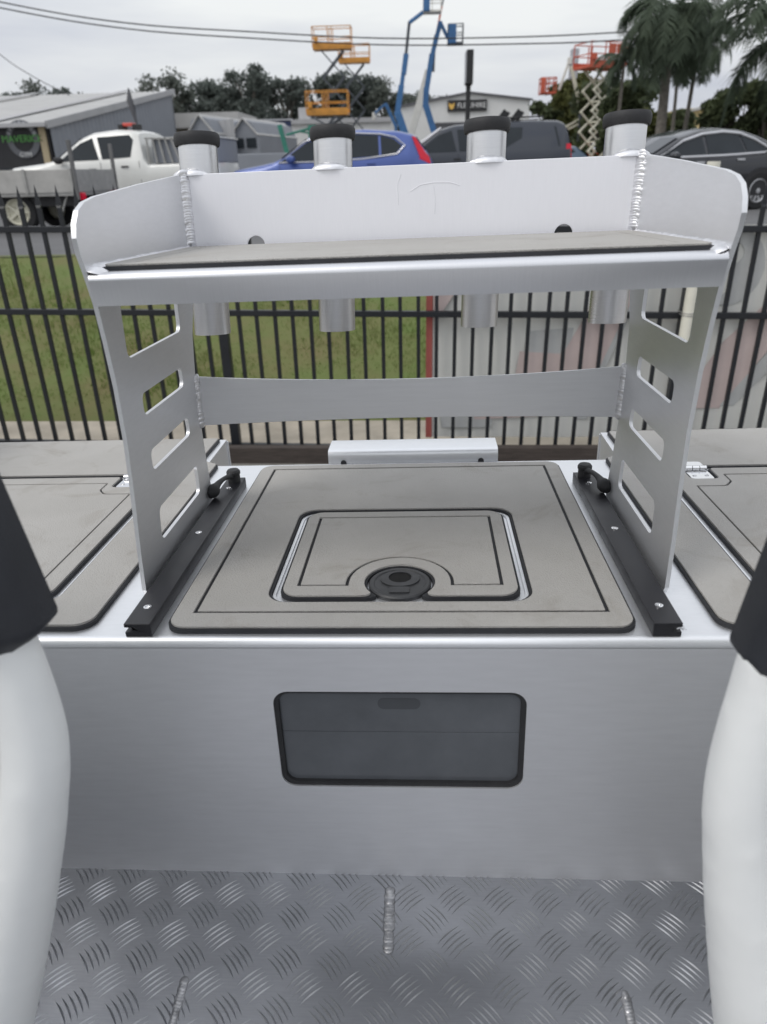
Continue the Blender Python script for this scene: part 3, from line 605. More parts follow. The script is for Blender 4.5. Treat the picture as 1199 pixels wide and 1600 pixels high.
# pipe wired to a post
pp = thing('plastic_pipe', 'cream plastic pipe wired upright to a black fence post', 'pipe', Matrix.Translation((1.738, 4.921, 0)))
MB().tube([(-0.004, 0, CAMZ - 1.16), (0.0, 0, CAMZ - 0.6), (0.006, 0, CAMZ + 0.015)], 0.038, 18).build('pipe', 'white_pipe', pp)
for z in (CAMZ - 0.885, CAMZ - 0.90):
    MB().tube([(0.043 * math.cos(a * math.pi / 8), 0.041 * math.sin(a * math.pi / 8) + (0.08 if math.sin(a * math.pi / 8) > 0.3 else 0), z) for a in range(16)], 0.003, 6, closed=True).build('tie_wire', 'galv', pp)
sl_ = MB().box((0, 0, 0.04), (6.0, 0.07, 0.16)).build('timber_sleeper', 'sleeper_wood', None, 0, 0.004)
sl_.matrix_world = Matrix.Translation((-0.1, 4.80, 0)) @ FR
tag(sl_, 'dark weathered timber sleeper lying along the fence foot', 'sleeper')
# banner behind the fence
bn = thing('faded_banner', 'sun-faded white banner with red edge hung behind the fence', 'banner', Matrix.Translation((0, 5.045, 0)) @ FR)
def bpoly(pts, m, name, off):
    MB().prism([pts], -off, -off + 0.001, FACE).build(name, m, bn, 0)
b0, b1, bz0, bz1 = 0.0, 4.6, 0.10, CAMZ - 0.355
mb = MB(); nx = 60; vs = []; fs = []
for i in range(nx + 1):
    x = b0 + (b1 - b0) * i / nx; y = 0.006 * math.sin(x * 5.1) + 0.004 * math.sin(x * 11)
    vs += [(x, y + 0.012, bz0), (x, y + 0.012, bz1), (x, y + 0.014, bz1), (x, y + 0.014, bz0)]
for i in range(nx):
    a = i * 4
    for k in range(4): fs.append((a + k, a + 4 + k, a + 4 + (k + 1) % 4, a + (k + 1) % 4))
mb.add(vs, fs); mb.build('sheet', 'banner', bn, 60)
H_ = lambda z: CAMZ + z
O = -0.006
bpoly(rect(b0 + 0.0, b0 + 0.045, bz0, bz1 - 0.002), 'banner_red', 'red_edge', O + 0.009)
def prn(pts, m): bpoly([(x, H_(z)) for (x, z) in pts], m, 'faded_print', O + 0.0025 + random.uniform(0, 0.003))
prn([(0.72, -1.02), (1.02, -1.00), (1.00, -1.24), (0.68, -1.20)], 'print_grey')
prn([(0.66, -1.16), (0.96, -1.18), (1.30, -0.50), (1.55, -0.40), (1.20, -1.34), (0.64, -1.32)], 'print_pink')
prn([(0.05, -0.38), (0.45, -0.40), (0.30, -0.60), (0.10, -0.90), (0.05, -0.95)], 'print_pink')
prn([(1.32, -0.70), (1.50, -0.60), (1.24, -1.36), (1.14, -1.36)], 'print_grey')
prn([(0.30, -1.48), (1.10, -1.42), (1.16, -1.62), (0.36, -1.66)], 'print_pink')
prn([(0.10, -1.60), (0.50, -1.58), (0.48, -1.72), (0.12, -1.72)], 'print_grey')
prn([(1.15, -1.42), (1.24, -1.40), (1.18, -1.66), (1.08, -1.66)], 'print_grey')
ell = lambda cx, cz, a, b, n=28: [(cx + a * math.cos(2 * math.pi * k / n), cz + b * math.sin(2 * math.pi * k / n)) for k in range(n)]
def prnh(loops, m, off):
    MB().prism([[(x, H_(z)) for (x, z) in L] for L in loops], -off, -off + 0.001, FACE).build('faded_print', m, bn, 0)
prnh([ell(2.02, -0.62, 0.20, 0.24), ell(2.00, -0.53, 0.075, 0.07)[::1], ell(1.96, -0.71, 0.06, 0.085)], 'print_grey', O + 0.0035)
prn([(1.78, -1.58), (2.05, -1.10), (2.28, -0.85), (2.45, -0.85), (2.40, -1.10), (2.10, -1.58)], 'print_pink')
prn([(2.10, -1.56), (2.40, -1.12), (2.46, -1.22), (2.20, -1.56)], 'print_grey')
prn([(2.30, -0.40), (2.48, -0.40), (2.46, -0.75), (2.34, -0.80)], 'print_grey')

# ================================================================== across the road
def at(tx, tz, Y): return Vector((tx * Y, Y, CAMZ + tz * Y))
# ------------------------------------------------------------------ vehicles (nose towards -x)
def wheel_parts(t, x, y, r, m_rim='rim', spokes=7, w=0.2, s=1):
    M = Matrix.Translation((x, y, r)) @ Matrix.Rotation(R(90) * s, 4, 'X')
    wh = MB().lathe([(r * 0.62, -w / 2), (r * 0.93, -w / 2), (r, -w * 0.32), (r, w * 0.32), (r * 0.93, w / 2), (r * 0.66, w / 2), (r * 0.62, w * 0.40)], 28, M).build('wheel', 'tyre', t)
    mb = MB().lathe([(r * 0.64, w * 0.45), (r * 0.60, w * 0.49), (r * 0.55, w * 0.42), (r * 0.50, w * 0.20), (0.001, w * 0.18)], 28, M)
    for k in range(spokes):
        a = 2 * math.pi * k / spokes; c = M @ Vector((r * 0.33 * math.cos(a), r * 0.33 * math.sin(a), w * 0.36))
        mb.box(c, (r * 0.50, r * 0.13, w * 0.14), M.to_3x3() @ Matrix.Rotation(a, 3, 'Z'))
    mb.lathe([(r * 0.14, w * 0.2), (r * 0.14, w * 0.46), (0.001, w * 0.47)], 14, M)
    mb.build('rim', m_rim, wh)
def car(name, label, cat, sp, M, group):
    t = thing(name, label, cat, M, group)
    L0, L1, W = sp['x0'], sp['x1'], sp['w'] / 2; roof, belt, zb = sp['roof'], sp['belt'], sp.get('zb', 0.22); TH = sp.get('tumble', 0.27)
    def plan(x):
        e = min(x - L0, L1 - x); return W * (0.80 + 0.20 * min(1, max(0, e) / 0.55) ** 0.5)
    def skin(x, z):
        b = interp(belt, x); return 0.955 * plan(x) - TH * max(0, z - b)
    mb = MB(); st = []; nX = 64; n = 0; vs = []
    for i in range(nX + 1):
        x = L0 + (L1 - L0) * i / nX; top = interp(roof, x); b = min(interp(belt, x), top - 0.015); w = plan(x)
        if top > b + 0.10:
            zs = top - 0.07; ys = 0.955 * w - TH * (zs - b); pr = [(ys, zs), (ys - 0.05, top - 0.03), (ys - 0.14, top - 0.006), (0.35 * w, top + 0.012), (0, top + 0.018)]
        else: pr = [(0.94 * w, b + (top - b) * 0.5), (0.90 * w, top - 0.004), (0.75 * w, top + 0.01), (0.4 * w, top + 0.025), (0, top + 0.03)]
        half = [(0, zb), (0.86 * w, zb), (0.965 * w, zb + 0.10), (w, zb + 0.28), (1.0 * w, b - 0.20), (0.985 * w, b - 0.05), (0.955 * w, b)] + pr
        ring = [(y, z) for (y, z) in half] + [(-y, z) for (y, z) in half[-2:0:-1]]; n = len(ring)
        vs += [(x, y, z) for (y, z) in ring]
    fs = [(i * n + k, i * n + (k + 1) % n, (i + 1) * n + (k + 1) % n, (i + 1) * n + k) for i in range(nX) for k in range(n)]
    fs.append(tuple(range(n))[::-1]); fs.append(tuple(nX * n + k for k in range(n))); mb.add(vs, [f[::-1] for f in fs]); mb.build('body', sp['paint'], t, 40)
    for sy in (-1, 1):
        for win in sp['windows']:
            pts = [(x, sy * (skin(x, z) + 0.008), z) for (x, z) in win]
            o = MB().add(pts + [(x, y - sy * 0.02, z) for (x, y, z) in pts], [tuple(range(len(pts))) if sy < 0 else tuple(range(len(pts)))[::-1]] + [(i, (i + 1) % len(pts), (i + 1) % len(pts) + len(pts), i + len(pts)) for i in range(len(pts))]).build('window', 'car_glass', t, 0)
        if sp.get('trim'):
            pts = [(x, sy * (skin(x, z) + 0.010), z) for (x, z) in sp['trim']]; MB().tube(pts, sp.get('trim_r', 0.016), 8, closed=True, up=(0, 1, 0)).build('window_trim', sp.get('trim_m', 'trim_silver'), t)
        for (x, z) in sp.get('handles', []): MB().box((x, sy * (skin(x, z) + 0.045), z), (0.17, 0.03, 0.035)).build('door_handle', sp.get('handle_m', 'trim_black'), t, 0, 0.008)
        if 'seams' in sp:
            for (x, za, zb_) in sp['seams']: MB().bar((x, sy * (plan(x) + 0.0025), za), (x, sy * (plan(x) * 0.99 + 0.002), zb_), 0.008, 0.004, (0, 1, 0)).build('door_seam', 'trim_black', t, 0)
        if 'mirror' in sp:
            mx_, mz_ = sp['mirror']; MB().lathe([(0.001, -0.10), (0.07, -0.09), (0.10, -0.03), (0.10, 0.04), (0.07, 0.09), (0.001, 0.10)], 14, Matrix.Translation((mx_, sy * (W + 0.10), mz_)) @ Matrix.Rotation(R(90), 4, 'X') @ Matrix.Diagonal((1, 0.75, 1, 1))).build('mirror', sp.get('mirror_m', sp['paint']), t)
        for xw in sp['wheels']:
            r = sp['wr']; a = [(xw + (r + 0.075) * math.cos(q), r + (r + 0.075) * math.sin(q)) for q in [R(-12 + 204 * k / 20) for k in range(21)]]
            MB().add([(x, sy * (W + 0.004), z) for (x, z) in a] + [(x, sy * (W - 0.08), z) for (x, z) in a], [tuple(range(21)) if sy < 0 else tuple(range(21))[::-1]] + [(i, i + 1, i + 22, i + 21) for i in range(20)]).build('wheel_arch', 'trim_black', t, 0)
            wheel_parts(t, xw, sy * (W - 0.085), r, sp.get('rim', 'rim'), sp.get('spokes', 7), 0.20, 1 if sy < 0 else -1)
        for (pts, m) in sp.get('lamps', []):
            q = [(x, sy * (skin(x, z) + 0.012), z) for (x, z) in pts]; MB().add(q + [(x, y - sy * 0.06, z) for (x, y, z) in q], [tuple(range(len(q))) if sy < 0 else tuple(range(len(q)))[::-1]] + [(i, (i + 1) % len(q), (i + 1) % len(q) + len(q), i + len(q)) for i in range(len(q))]).build('tail_light', m, t, 0)
    for (xa, xb) in sp['screens']:
        pts = []; k = 6
        for i in range(k + 1):
            x = xa + (xb - xa) * i / k; z = interp(roof, x); nx_ = (interp(roof, x + .02) - interp(roof, x - .02)) / .04; nv = Vector((-nx_, 0, 1)).normalized() * 0.014
            y = 0.955 * plan(x) - TH * max(0, z - interp(belt, x)) - 0.10
            pts += [(x + nv.x, -y, z + nv.z), (x + nv.x, y, z + nv.z)]
        mb = MB(); mb.add([pts[2 * i + j] if j < 2 else None for i in range(k + 1) for j in range(2)], [(2 * i, 2 * i + 1, 2 * i + 3, 2 * i + 2) for i in range(k)]); mb.build('windscreen', 'car_glass', t, 60)
    return t
RB = lambda X, Y, rz=0: TR(X, Y, ROAD, rz)
PK = 'vehicles parked across the road'
# blue wagon
car('parked_car', 'bright blue compact SUV with red tail lamps parked across the road', 'car', dict(x0=-2.3, x1=2.3, w=1.84, paint='paint_blue', wr=0.35, wheels=(-1.35, 1.35), zb=0.24,
    roof=[(-2.3, 0.62), (-2.24, 0.80), (-2.0, 0.94), (-1.4, 1.03), (-1.02, 1.10), (-0.35, 1.54), (0.1, 1.63), (0.8, 1.66), (1.5, 1.61), (1.85, 1.53), (2.1, 1.22), (2.22, 1.05), (2.28, 0.75), (2.3, 0.55)], belt=[(-2.3, 0.60), (-1.0, 1.02), (0, 1.07), (1.2, 1.13), (1.8, 1.22), (2.3, 0.70)],
    windows=[[(-0.95, 1.08), (-0.42, 1.42), (-0.05, 1.52), (0.02, 1.09)], [(0.08, 1.10), (0.02, 1.53), (0.6, 1.555), (1.1, 1.53), (1.12, 1.15)], [(1.17, 1.155), (1.15, 1.525), (1.42, 1.46), (1.60, 1.33), (1.48, 1.20)]],
    trim=[(-1.0, 1.065), (-0.45, 1.445), (-0.1, 1.55), (0.6, 1.585), (1.15, 1.555), (1.45, 1.49), (1.66, 1.335), (1.5, 1.18), (0.8, 1.10), (0, 1.065)], handles=[(0.0, 0.97), (0.95, 1.01)], handle_m='paint_blue', mirror=(-0.72, 1.12), seams=[(0.05, 0.4, 1.05), (-0.98, 0.4, 1.0)], spokes=10,
    lamps=[([(1.80, 1.50), (1.87, 1.49), (2.08, 1.20), (2.16, 1.12), (2.20, 0.98), (1.72, 1.02), (1.74, 1.06), (1.98, 1.09)], 'tail_red')], screens=((-0.98, -0.42), (1.88, 2.08))),
    RB(-2.10, 17.4, R(-1)), PK)
# dark ute with canopy
t = car('parked_ute', 'dark navy ute with a tinted canopy parked beyond the blue SUV', 'ute', dict(x0=-2.65, x1=2.65, w=1.88, paint='paint_dark', wr=0.38, wheels=(-1.6, 1.6), zb=0.34,
    roof=[(-2.65, 0.75), (-2.58, 1.0), (-2.3, 1.12), (-1.35, 1.22), (-1.2, 1.26), (-0.50, 1.74), (-0.2, 1.82), (0.6, 1.86), (1.6, 1.88), (2.25, 1.86), (2.45, 1.78), (2.58, 1.25), (2.62, 1.1), (2.65, 0.7)], belt=[(-2.65, 0.8), (-1.2, 1.18), (0.6, 1.22), (2.65, 1.25)],
    windows=[[(-1.08, 1.24), (-0.52, 1.62), (-0.25, 1.70), (-0.12, 1.25)], [(-0.05, 1.25), (-0.12, 1.71), (0.42, 1.74), (0.50, 1.27)], [(0.72, 1.29), (0.74, 1.73), (2.20, 1.73), (2.32, 1.31)]], trim=[(-1.30, 1.215), (-0.52, 1.735), (-0.50, 1.765), (-1.33, 1.25)], trim_r=0.022, handles=[(-0.1, 1.08), (0.5, 1.09)], mirror=(-0.95, 1.28), mirror_m='trim_black', seams=[(-0.08, 0.5, 1.2), (0.6, 0.5, 1.2)],
    lamps=[([(2.46, 1.16), (2.60, 1.16), (2.62, 0.86), (2.50, 0.84)], 'tail_red'), ([(2.46, 1.36), (2.57, 1.36), (2.60, 1.19), (2.46, 1.19)], 'tail_red')], screens=((-1.18, -0.52), (2.47, 2.57))), RB(0.86, 20.0, R(-2)), PK)
MB().tube([(0.55, -0.62, 1.86), (0.55, -0.62, 1.93), (1.9, -0.62, 1.95), (1.9, -0.62, 1.87)], 0.018, 8).build('roof_rail', 'trim_black', t); MB().tube([(0.55, 0.62, 1.86), (0.55, 0.62, 1.93), (1.9, 0.62, 1.95), (1.9, 0.62, 1.87)], 0.018, 8).build('roof_rail', 'trim_black', t)
for dx in (0.12, 0.45): MB().bar((0.72 + dx, -0.5, 1.88), (0.90 + dx, -0.5, 2.10), 0.06, 0.10).build('rack_fork', 'trim_black', t, 0); MB().bar((0.98 + dx, -0.5, 2.06), (0.84 + dx, -0.5, 1.88), 0.05, 0.08).build('rack_fork', 'trim_black', t, 0)
# black sedan
car('parked_sedan', 'glossy black sedan with chrome window trim and spoked alloys, parked on the road', 'car', dict(x0=-2.5, x1=2.55, w=1.90, paint='paint_black', wr=0.35, wheels=(-1.52, 1.52), zb=0.20, tumble=0.38,
    roof=[(-2.5, 0.5), (-2.42, 0.72), (-2.1, 0.88), (-1.2, 1.0), (-0.95, 1.03), (-0.30, 1.34), (0.15, 1.46), (0.6, 1.49), (1.1, 1.45), (1.5, 1.34), (1.95, 1.14), (2.15, 1.09), (2.45, 1.05), (2.52, 0.85), (2.55, 0.5)], belt=[(-2.5, 0.6), (-1.0, 0.94), (0, 0.97), (1.2, 1.01), (1.9, 1.05), (2.55, 0.9)],
    windows=[[(-0.82, 0.985), (-0.28, 1.24), (0.12, 1.345), (0.20, 0.995)], [(0.26, 1.0), (0.20, 1.36), (0.6, 1.385), (0.95, 1.36), (1.12, 1.03)], [(1.16, 1.035), (1.0, 1.35), (1.30, 1.25), (1.62, 1.09), (1.50, 1.055)]],
    trim=[(-0.90, 0.965), (-0.30, 1.26), (0.12, 1.37), (0.6, 1.41), (0.98, 1.38), (1.32, 1.275), (1.70, 1.085), (1.52, 1.035), (0.6, 0.995)], trim_r=0.028, handles=[(0.05, 0.88), (0.98, 0.92)], handle_m='trim_silver', mirror=(-0.62, 1.0), spokes=10, seams=[(0.22, 0.35, 0.95)], screens=((-0.92, -0.32), (1.52, 1.92)), lamps=[([(2.34, 0.92), (2.48, 0.92), (2.50, 0.78), (2.30, 0.78)], 'tail_red')]),
    RB(4.88, 16.4, R(20)), PK)
# white dual-cab ute
t = car('parked_ute', 'white dual-cab ute with headboard bars and a red beacon, seen past the tray truck', 'ute', dict(x0=-2.65, x1=2.65, w=1.84, paint='paint_white', wr=0.38, wheels=(-1.6, 1.55), zb=0.36,
    roof=[(-2.65, 0.72), (-2.58, 0.98), (-2.3, 1.10), (-1.35, 1.19), (-1.2, 1.22), (-0.55, 1.66), (-0.25, 1.77), (0.3, 1.82), (0.72, 1.79), (0.86, 1.72), (0.92, 1.17), (0.95, 1.10), (2.6, 1.13), (2.65, 0.7)], belt=[(-2.65, 0.8), (-1.2, 1.14), (0.6, 1.20), (0.92, 1.20), (0.95, 1.09), (2.65, 1.10)],
    windows=[[(-1.06, 1.20), (-0.55, 1.55), (-0.25, 1.66), (-0.12, 1.22)], [(-0.04, 1.225), (-0.14, 1.67), (0.62, 1.70), (0.70, 1.60), (0.62, 1.26)]], handles=[(-0.28, 1.03), (0.48, 1.07)], mirror=(-1.0, 1.22), mirror_m='trim_black', seams=[(-0.08, 0.5, 1.18), (0.82, 0.5, 1.18)], screens=((-1.18, -0.57),)),
    RB(-7.15, 18.2, R(-3)), PK)
for k in range(5): MB().bar((1.02 + 0.18 * k, -0.80, 1.12), (1.02 + 0.14 * k, -0.80, 1.62), 0.035).build('headboard_bar', 'galv', t, 0)
MB().bar((0.98, -0.80, 1.62), (1.66, -0.80, 1.60), 0.035).build('headboard_bar', 'galv', t, 0)
MB().box((1.85, 0, 1.36), (1.5, 1.5, 0.48)).build('tool_canopy', 'shed_grey', t, 0, 0.02); MB().box((1.85, 0, 1.615), (1.56, 1.56, 0.03)).build('canopy_lid', 'paint_white', t, 0, 0.008)
MB().tube([(0.55, -0.3, 1.80), (0.55, -0.3, 1.88)], 0.03, 8).build('beacon_foot', 'trim_black', t); MB().box((0.28, -0.25, 1.875), (0.11, 0.3, 0.11)).build('light_bar_foot', 'trim_black', t, 0, 0.01); MB().box((0.62, -0.25, 1.88), (0.11, 0.3, 0.10)).build('light_bar_foot', 'trim_black', t, 0, 0.01)
MB().box((0.44, -0.25, 1.925), (0.24, 0.22, 0.07)).build('beacon', 'beacon_red', t, 0, 0.015)
# tray truck
tk = thing('tray_truck', 'old flat tray truck with drop sides and tall stakes parked on the road edge', 'truck', RB(-6.58, 14.0, R(2)), PK)
TX0, TX1, TY0, TY1, TZ = -3.6, 0.55, -0.95, 0.95, 0.62
MB().box(((TX0 + TX1) / 2, 0, TZ), (TX1 - TX0, 1.9, 0.07)).build('tray_floor', 'galv', tk, 0, 0.005)
for y in (TY0, TY1):
    for k in range(2): MB().box((TX0 + 1.03 + 2.08 * k, y, TZ + 0.20), (2.04, 0.035, 0.36)).build('drop_side', 'tray_alu', tk, 0, 0.006)
    for k in range(6): MB().box((TX0 + 0.1 + 0.8 * k, y - (0.026 if y < 0 else -0.026), TZ + 0.20), (0.045, 0.03, 0.38)).build('side_cleat', 'galv', tk, 0)
MB().box((TX1, 0, TZ + 0.20), (0.035, 1.86, 0.36)).build('tail_board', 'galv', tk, 0, 0.006)
for y in (TY0, TY1): MB().bar((TX1, y, TZ - 0.1), (TX1 + 0.01, y, TZ + 0.82), 0.06).build('stake', 'galv_dark', tk, 0, 0.005)
for y in (TY0, TY1): MB().bar((TX1 - 2.0, y, TZ - 0.1), (TX1 - 2.0, y, TZ + 0.42), 0.05).build('stake', 'galv_dark', tk, 0, 0.005)
MB().box((TX0, 0, TZ + 0.5), (0.05, 1.86, 0.95)).build('headboard', 'galv', tk, 0, 0.006)
for y in (-0.42, 0.42): MB().box((-1.9, y, 0.50), (5.4, 0.08, 0.16)).build('chassis_rail', 'trim_black', tk, 0, 0.006)
MB().box((-0.05, -0.6, 0.50), (0.9, 0.4, 0.16)).build('tool_box', 'trim_black', tk, 0, 0.01); MB().box((-2.15, -0.75, 0.44), (0.5, 0.28, 0.24)).build('battery_box', 'trim_black', tk, 0, 0.01)
MB().bar((-1.62, -0.80, 0.12), (-1.55, -0.80, 0.60), 0.03).build('guard_stay', 'galv', tk, 0); MB().bar((0.1, -0.80, 0.22), (0.30, -0.80, 0.58), 0.03).build('guard_stay', 'galv', tk, 0)
MB().box((TX1 + 0.02, -0.78, TZ - 0.05), (0.06, 0.16, 0.12)).build('tail_light', 'tail_red', tk, 0, 0.01); MB().box((TX1 + 0.02, 0.78, TZ - 0.05), (0.06, 0.16, 0.12)).build('tail_light', 'tail_red', tk, 0, 0.01)
for sy in (-1, 1): wheel_parts(tk, -0.62, sy * 0.74, 0.34, 'lift_cream', 5, 0.2, 1 if sy < 0 else -1); wheel_parts(tk, -4.3, sy * 0.74, 0.34, 'lift_cream', 5, 0.2, 1 if sy < 0 else -1)
MB().prism([rpoly([(-5.3, 0.35), (-3.72, 0.35), (-3.72, 1.75), (-4.6, 1.8), (-5.15, 1.1), (-5.35, 0.9)], 0.08)], -0.85, 0.85, FACE).build('cab', 'paint_white', tk, 30, 0.02)
for sy in (-1, 1): MB().prism([[(-4.95, 1.12), (-3.9, 1.12), (-3.9, 1.62), (-4.58, 1.65)]], -0.865 * 1 if sy > 0 else 0.853, -0.853 if sy > 0 else 0.865, FACE).build('window', 'car_glass', tk, 0)
# another vehicle's tail beyond the dark ute
car('parked_wagon', 'steel-blue wagon mostly hidden behind the dark ute', 'car', dict(x0=-2.2, x1=2.2, w=1.8, paint='paint_steelblue', wr=0.34, wheels=(-1.3, 1.3), roof=[(-2.2, .6), (-2, .9), (-1, 1.05), (-.4, 1.42), (.3, 1.52), (1.6, 1.46), (2.1, 1.1), (2.2, .6)], belt=[(-2.2, .7), (-1, .98), (2.2, 1.02)], windows=[[(-.85, 1.02), (-.38, 1.34), (1.5, 1.38), (1.8, 1.06)]], screens=((-.95, -.42), (1.66, 2.05))), RB(3.15, 26.5, 0), PK)

# ------------------------------------------------------------------ access lifts in the hire yard
HG = 'access lifts in the hire yard'
def scissor(label, X, Y, floorz, L, n, m, mas, mrail=None, rz=0, span=1.25, W=0.9, base=0.55, drop=None, nm='scissor_lift'):
    t = thing(nm, label, 'lift', TR(X, Y, ROAD, rz), HG); mrail = mrail or m
    ch = MB().box((0, 0, 0.42), (L * 0.95, W, 0.34)).build('chassis', m, t, 0, 0.03)
    for sx in (-1, 1):
        for sy in (-1, 1): wheel_parts(t, sx * L * 0.36, sy * (W / 2 + 0.02), 0.24, 'lift_grey', 5, 0.16, 1 if sy < 0 else -1)
    z0, z1 = base + 0.08, floorz - 0.10; dz = (z1 - z0) / n
    for i in range(n):
        for sgn in (-1, 1):
            for y in (-W * 0.33, W * 0.33):
                yo = y + (0.05 if sgn > 0 else -0.05)
                MB().bar((-sgn * span / 2, yo, z0 + i * dz), (sgn * span / 2, yo, z0 + (i + 1) * dz), 0.075, 0.11, (0, 1, 0)).build('scissor_arm', mas, t, 0)
        MB().tube([(0, -W * 0.40, z0 + (i + .5) * dz), (0, W * 0.40, z0 + (i + .5) * dz)], 0.045, 8).build('pivot_pin', mas, t)
    MB().box((0, 0, floorz), (L, W, 0.12)).build('platform', m, t, 0, 0.01)
    for y in (-W / 2, W / 2): MB().box((0, y, floorz + 0.16), (L, 0.025, 0.22)).build('toe_board', m, t, 0)
    mb = MB()
    for z in (0.55, 1.08):
        for y in (-W / 2, W / 2): mb.bar((-L / 2, y, floorz + z), (L / 2, y, floorz + z), 0.045)
        for x in (-L / 2, L / 2): mb.bar((x, -W / 2, floorz + z), (x, W / 2, floorz + z), 0.045)
    for y in (-W / 2, W / 2):
        for x in (-L / 2, -L * 0.10, 0.0, L / 2): mb.bar((x, y, floorz + 0.05), (x, y, floorz + 1.08), 0.045)
    mb.build('guard_rail', mrail, t, 0)
    MB().box((-L * 0.40, -W / 2 - 0.06, floorz + 0.42), (0.22, 0.16, 0.30)).build('control_box', m, t, 0, 0.02)
    return t
scissor('tall orange scissor lift with grey arms, highest platform of the hire yard', -5.66, 50, 0.1335 * 50 + 0.85, 2.28, 5, 'lift_orange', 'lift_grey', span=1.30)
scissor('orange scissor lift half hidden behind the tallest orange one', -5.25, 60, 0.119 * 60 + 0.85, 2.2, 5, 'lift_orange', 'lift_grey', span=1.35)
scissor('orange scissor lift raised only to low height before the dark trees', -5.38, 44, 0.0655 * 44 + 0.85, 2.24, 3, 'lift_orange', 'lift_grey', span=1.75)
t = scissor('red scissor lift with cream zigzag arms standing beside the palms', 9.15, 45, 0.1055 * 45 + 0.85, 2.25, 5, 'lift_red', 'lift_cream', rz=R(24), span=1.15, W=1.5)
for k, x in enumerate((0.2, 0.65, 0.95)): MB().box((x, -0.78, 0.1055 * 45 + 0.85 + 0.80), (0.40, 0.03, 0.42)).build('rail_panel', 'lift_red', t, 0)

def basket(t, c, L, W, H, m):
    b = MB(); c = Vector(c)
    MB().box(c + Vector((0, 0, 0.05)), (L, W, 0.1)).build('basket_floor', m, t, 0)
    for z in (0.55, H):
        for y in (-W / 2, W / 2): b.bar(c + Vector((-L / 2, y, z)), c + Vector((L / 2, y, z)), 0.05)
        for x in (-L / 2, L / 2): b.bar(c + Vector((x, -W / 2, z)), c + Vector((x, W / 2, z)), 0.05)
    for x in (-L / 2, 0, L / 2):
        for y in (-W / 2, W / 2): b.bar(c + Vector((x, y, 0)), c + Vector((x, y, H)), 0.05)
    b.build('basket_rail', m, t, 0)
def boom(label, Y, segs, m, m2, bask, base_tx, bm=None, chassis=True):
    bx_ = base_tx * Y; t = thing('boom_lift', label, 'lift', TR(bx_, Y, ROAD), HG)
    rel = lambda tx, tz: Vector((tx * Y - bx_, 0, tz * Y + CAMZ - ROAD))
    if chassis:
        MB().box((0, 0, 0.65), (2.6, 1.8, 0.5)).build('chassis', m, t, 0, 0.04); MB().box((0.1, 0, 1.25), (2.0, 1.5, 0.65)).build('turret', m, t, 0, 0.08)
        for sx in (-1, 1):
            for sy in (-1, 1): wheel_parts(t, sx * 0.95, sy * 0.95, 0.42, 'boom_white', 5, 0.28, 1 if sy < 0 else -1)
    for (a, b, w, mm) in segs: MB().bar(rel(*a), rel(*b), w * 0.72, w * 0.85, (0, 1, 0)).build('boom_section', mm, t, 0, 0.02)
    if bask:
        (tx0, tx1, tz0, tz1, pw) = bask; p = rel((tx0 + tx1) / 2, tz0); L = (tx1 - tx0) * Y; basket(t, p, L, 0.9, (tz1 - tz0) * Y, bm or m2)
        if pw: MB().box(rel(tx0, tz0) + Vector((pw * Y / 2, -0.3, (tz1 - tz0) * Y * 0.5)), (pw * Y, 0.5, (tz1 - tz0) * Y * 0.98)).build('control_panel', m, t, 0, 0.05)
    return t
boom('blue boom lift whose upper basket reaches highest on a bent jib', 50, [((-0.019, 0.020), (-0.0365, 0.066), 0.62, 'boom_blue'), ((-0.0365, 0.064), (-0.0312, 0.094), 0.46, 'boom_blue'), ((-0.0318, 0.088), (-0.0262, 0.124), 0.34, 'boom_blue'), ((-0.0262, 0.120), (-0.0213, 0.158), 0.24, 'lift_grey'), ((-0.0213, 0.157), (-0.0045, 0.1672), 0.26, 'boom_blue'), ((-0.0285, 0.105), (-0.0252, 0.126), 0.42, 'boom_blue')], 'boom_blue', 'lift_grey', (-0.005, 0.0155, 0.1655, 0.188, 0.0075), -0.017, 'boom_white')
boom('blue boom lift with its basket folded down on the outside', 51, [((0.0125, 0.018), (0.0118, 0.038), 0.5, 'boom_blue'), ((0.0118, 0.034), (-0.0022, 0.0735), 0.52, 'boom_blue'), ((-0.0022, 0.070), (-0.0010, 0.0905), 0.48, 'boom_blue'), ((-0.0012, 0.086), (0.0055, 0.125), 0.44, 'boom_blue'), ((0.0050, 0.121), (0.0152, 0.157), 0.36, 'boom_blue'), ((0.0145, 0.157), (0.0235, 0.141), 0.26, 'boom_blue'), ((0.0065, 0.107), (0.0075, 0.128), 0.30, 'lift_grey')], 'boom_blue', 'lift_grey', (0.0240, 0.0415, 0.1335, 0.153, 0.0095), 0.013)
boom('slender white boom lift rising between the two blue ones', 54, [((-0.0215, 0.020), (-0.0200, 0.044), 0.6, 'boom_white'), ((-0.0200, 0.040), (0.0015, 0.1085), 0.62, 'boom_white'), ((0.0005, 0.104), (0.0100, 0.144), 0.30, 'lift_grey'), ((0.0100, 0.143), (0.0165, 0.172), 0.16, 'lift_red'), ((0.016, 0.17), (0.0225, 0.195), 0.13, 'lift_grey')], 'boom_white', 'boom_white', None, -0.0215)
boom('small blue knuckle boom folded into an inverted vee before the trees', 62, [((-0.040, 0.020), (-0.0385, 0.053), 0.3, 'boom_blue'), ((-0.0385, 0.050), (-0.0507, 0.0751), 0.34, 'boom_blue'), ((-0.0507, 0.0751), (-0.066, 0.0640), 0.22, 'boom_blue'), ((-0.066, 0.066), (-0.066, 0.058), 0.3, 'boom_white')], 'boom_blue', 'boom_white', None, -0.040)
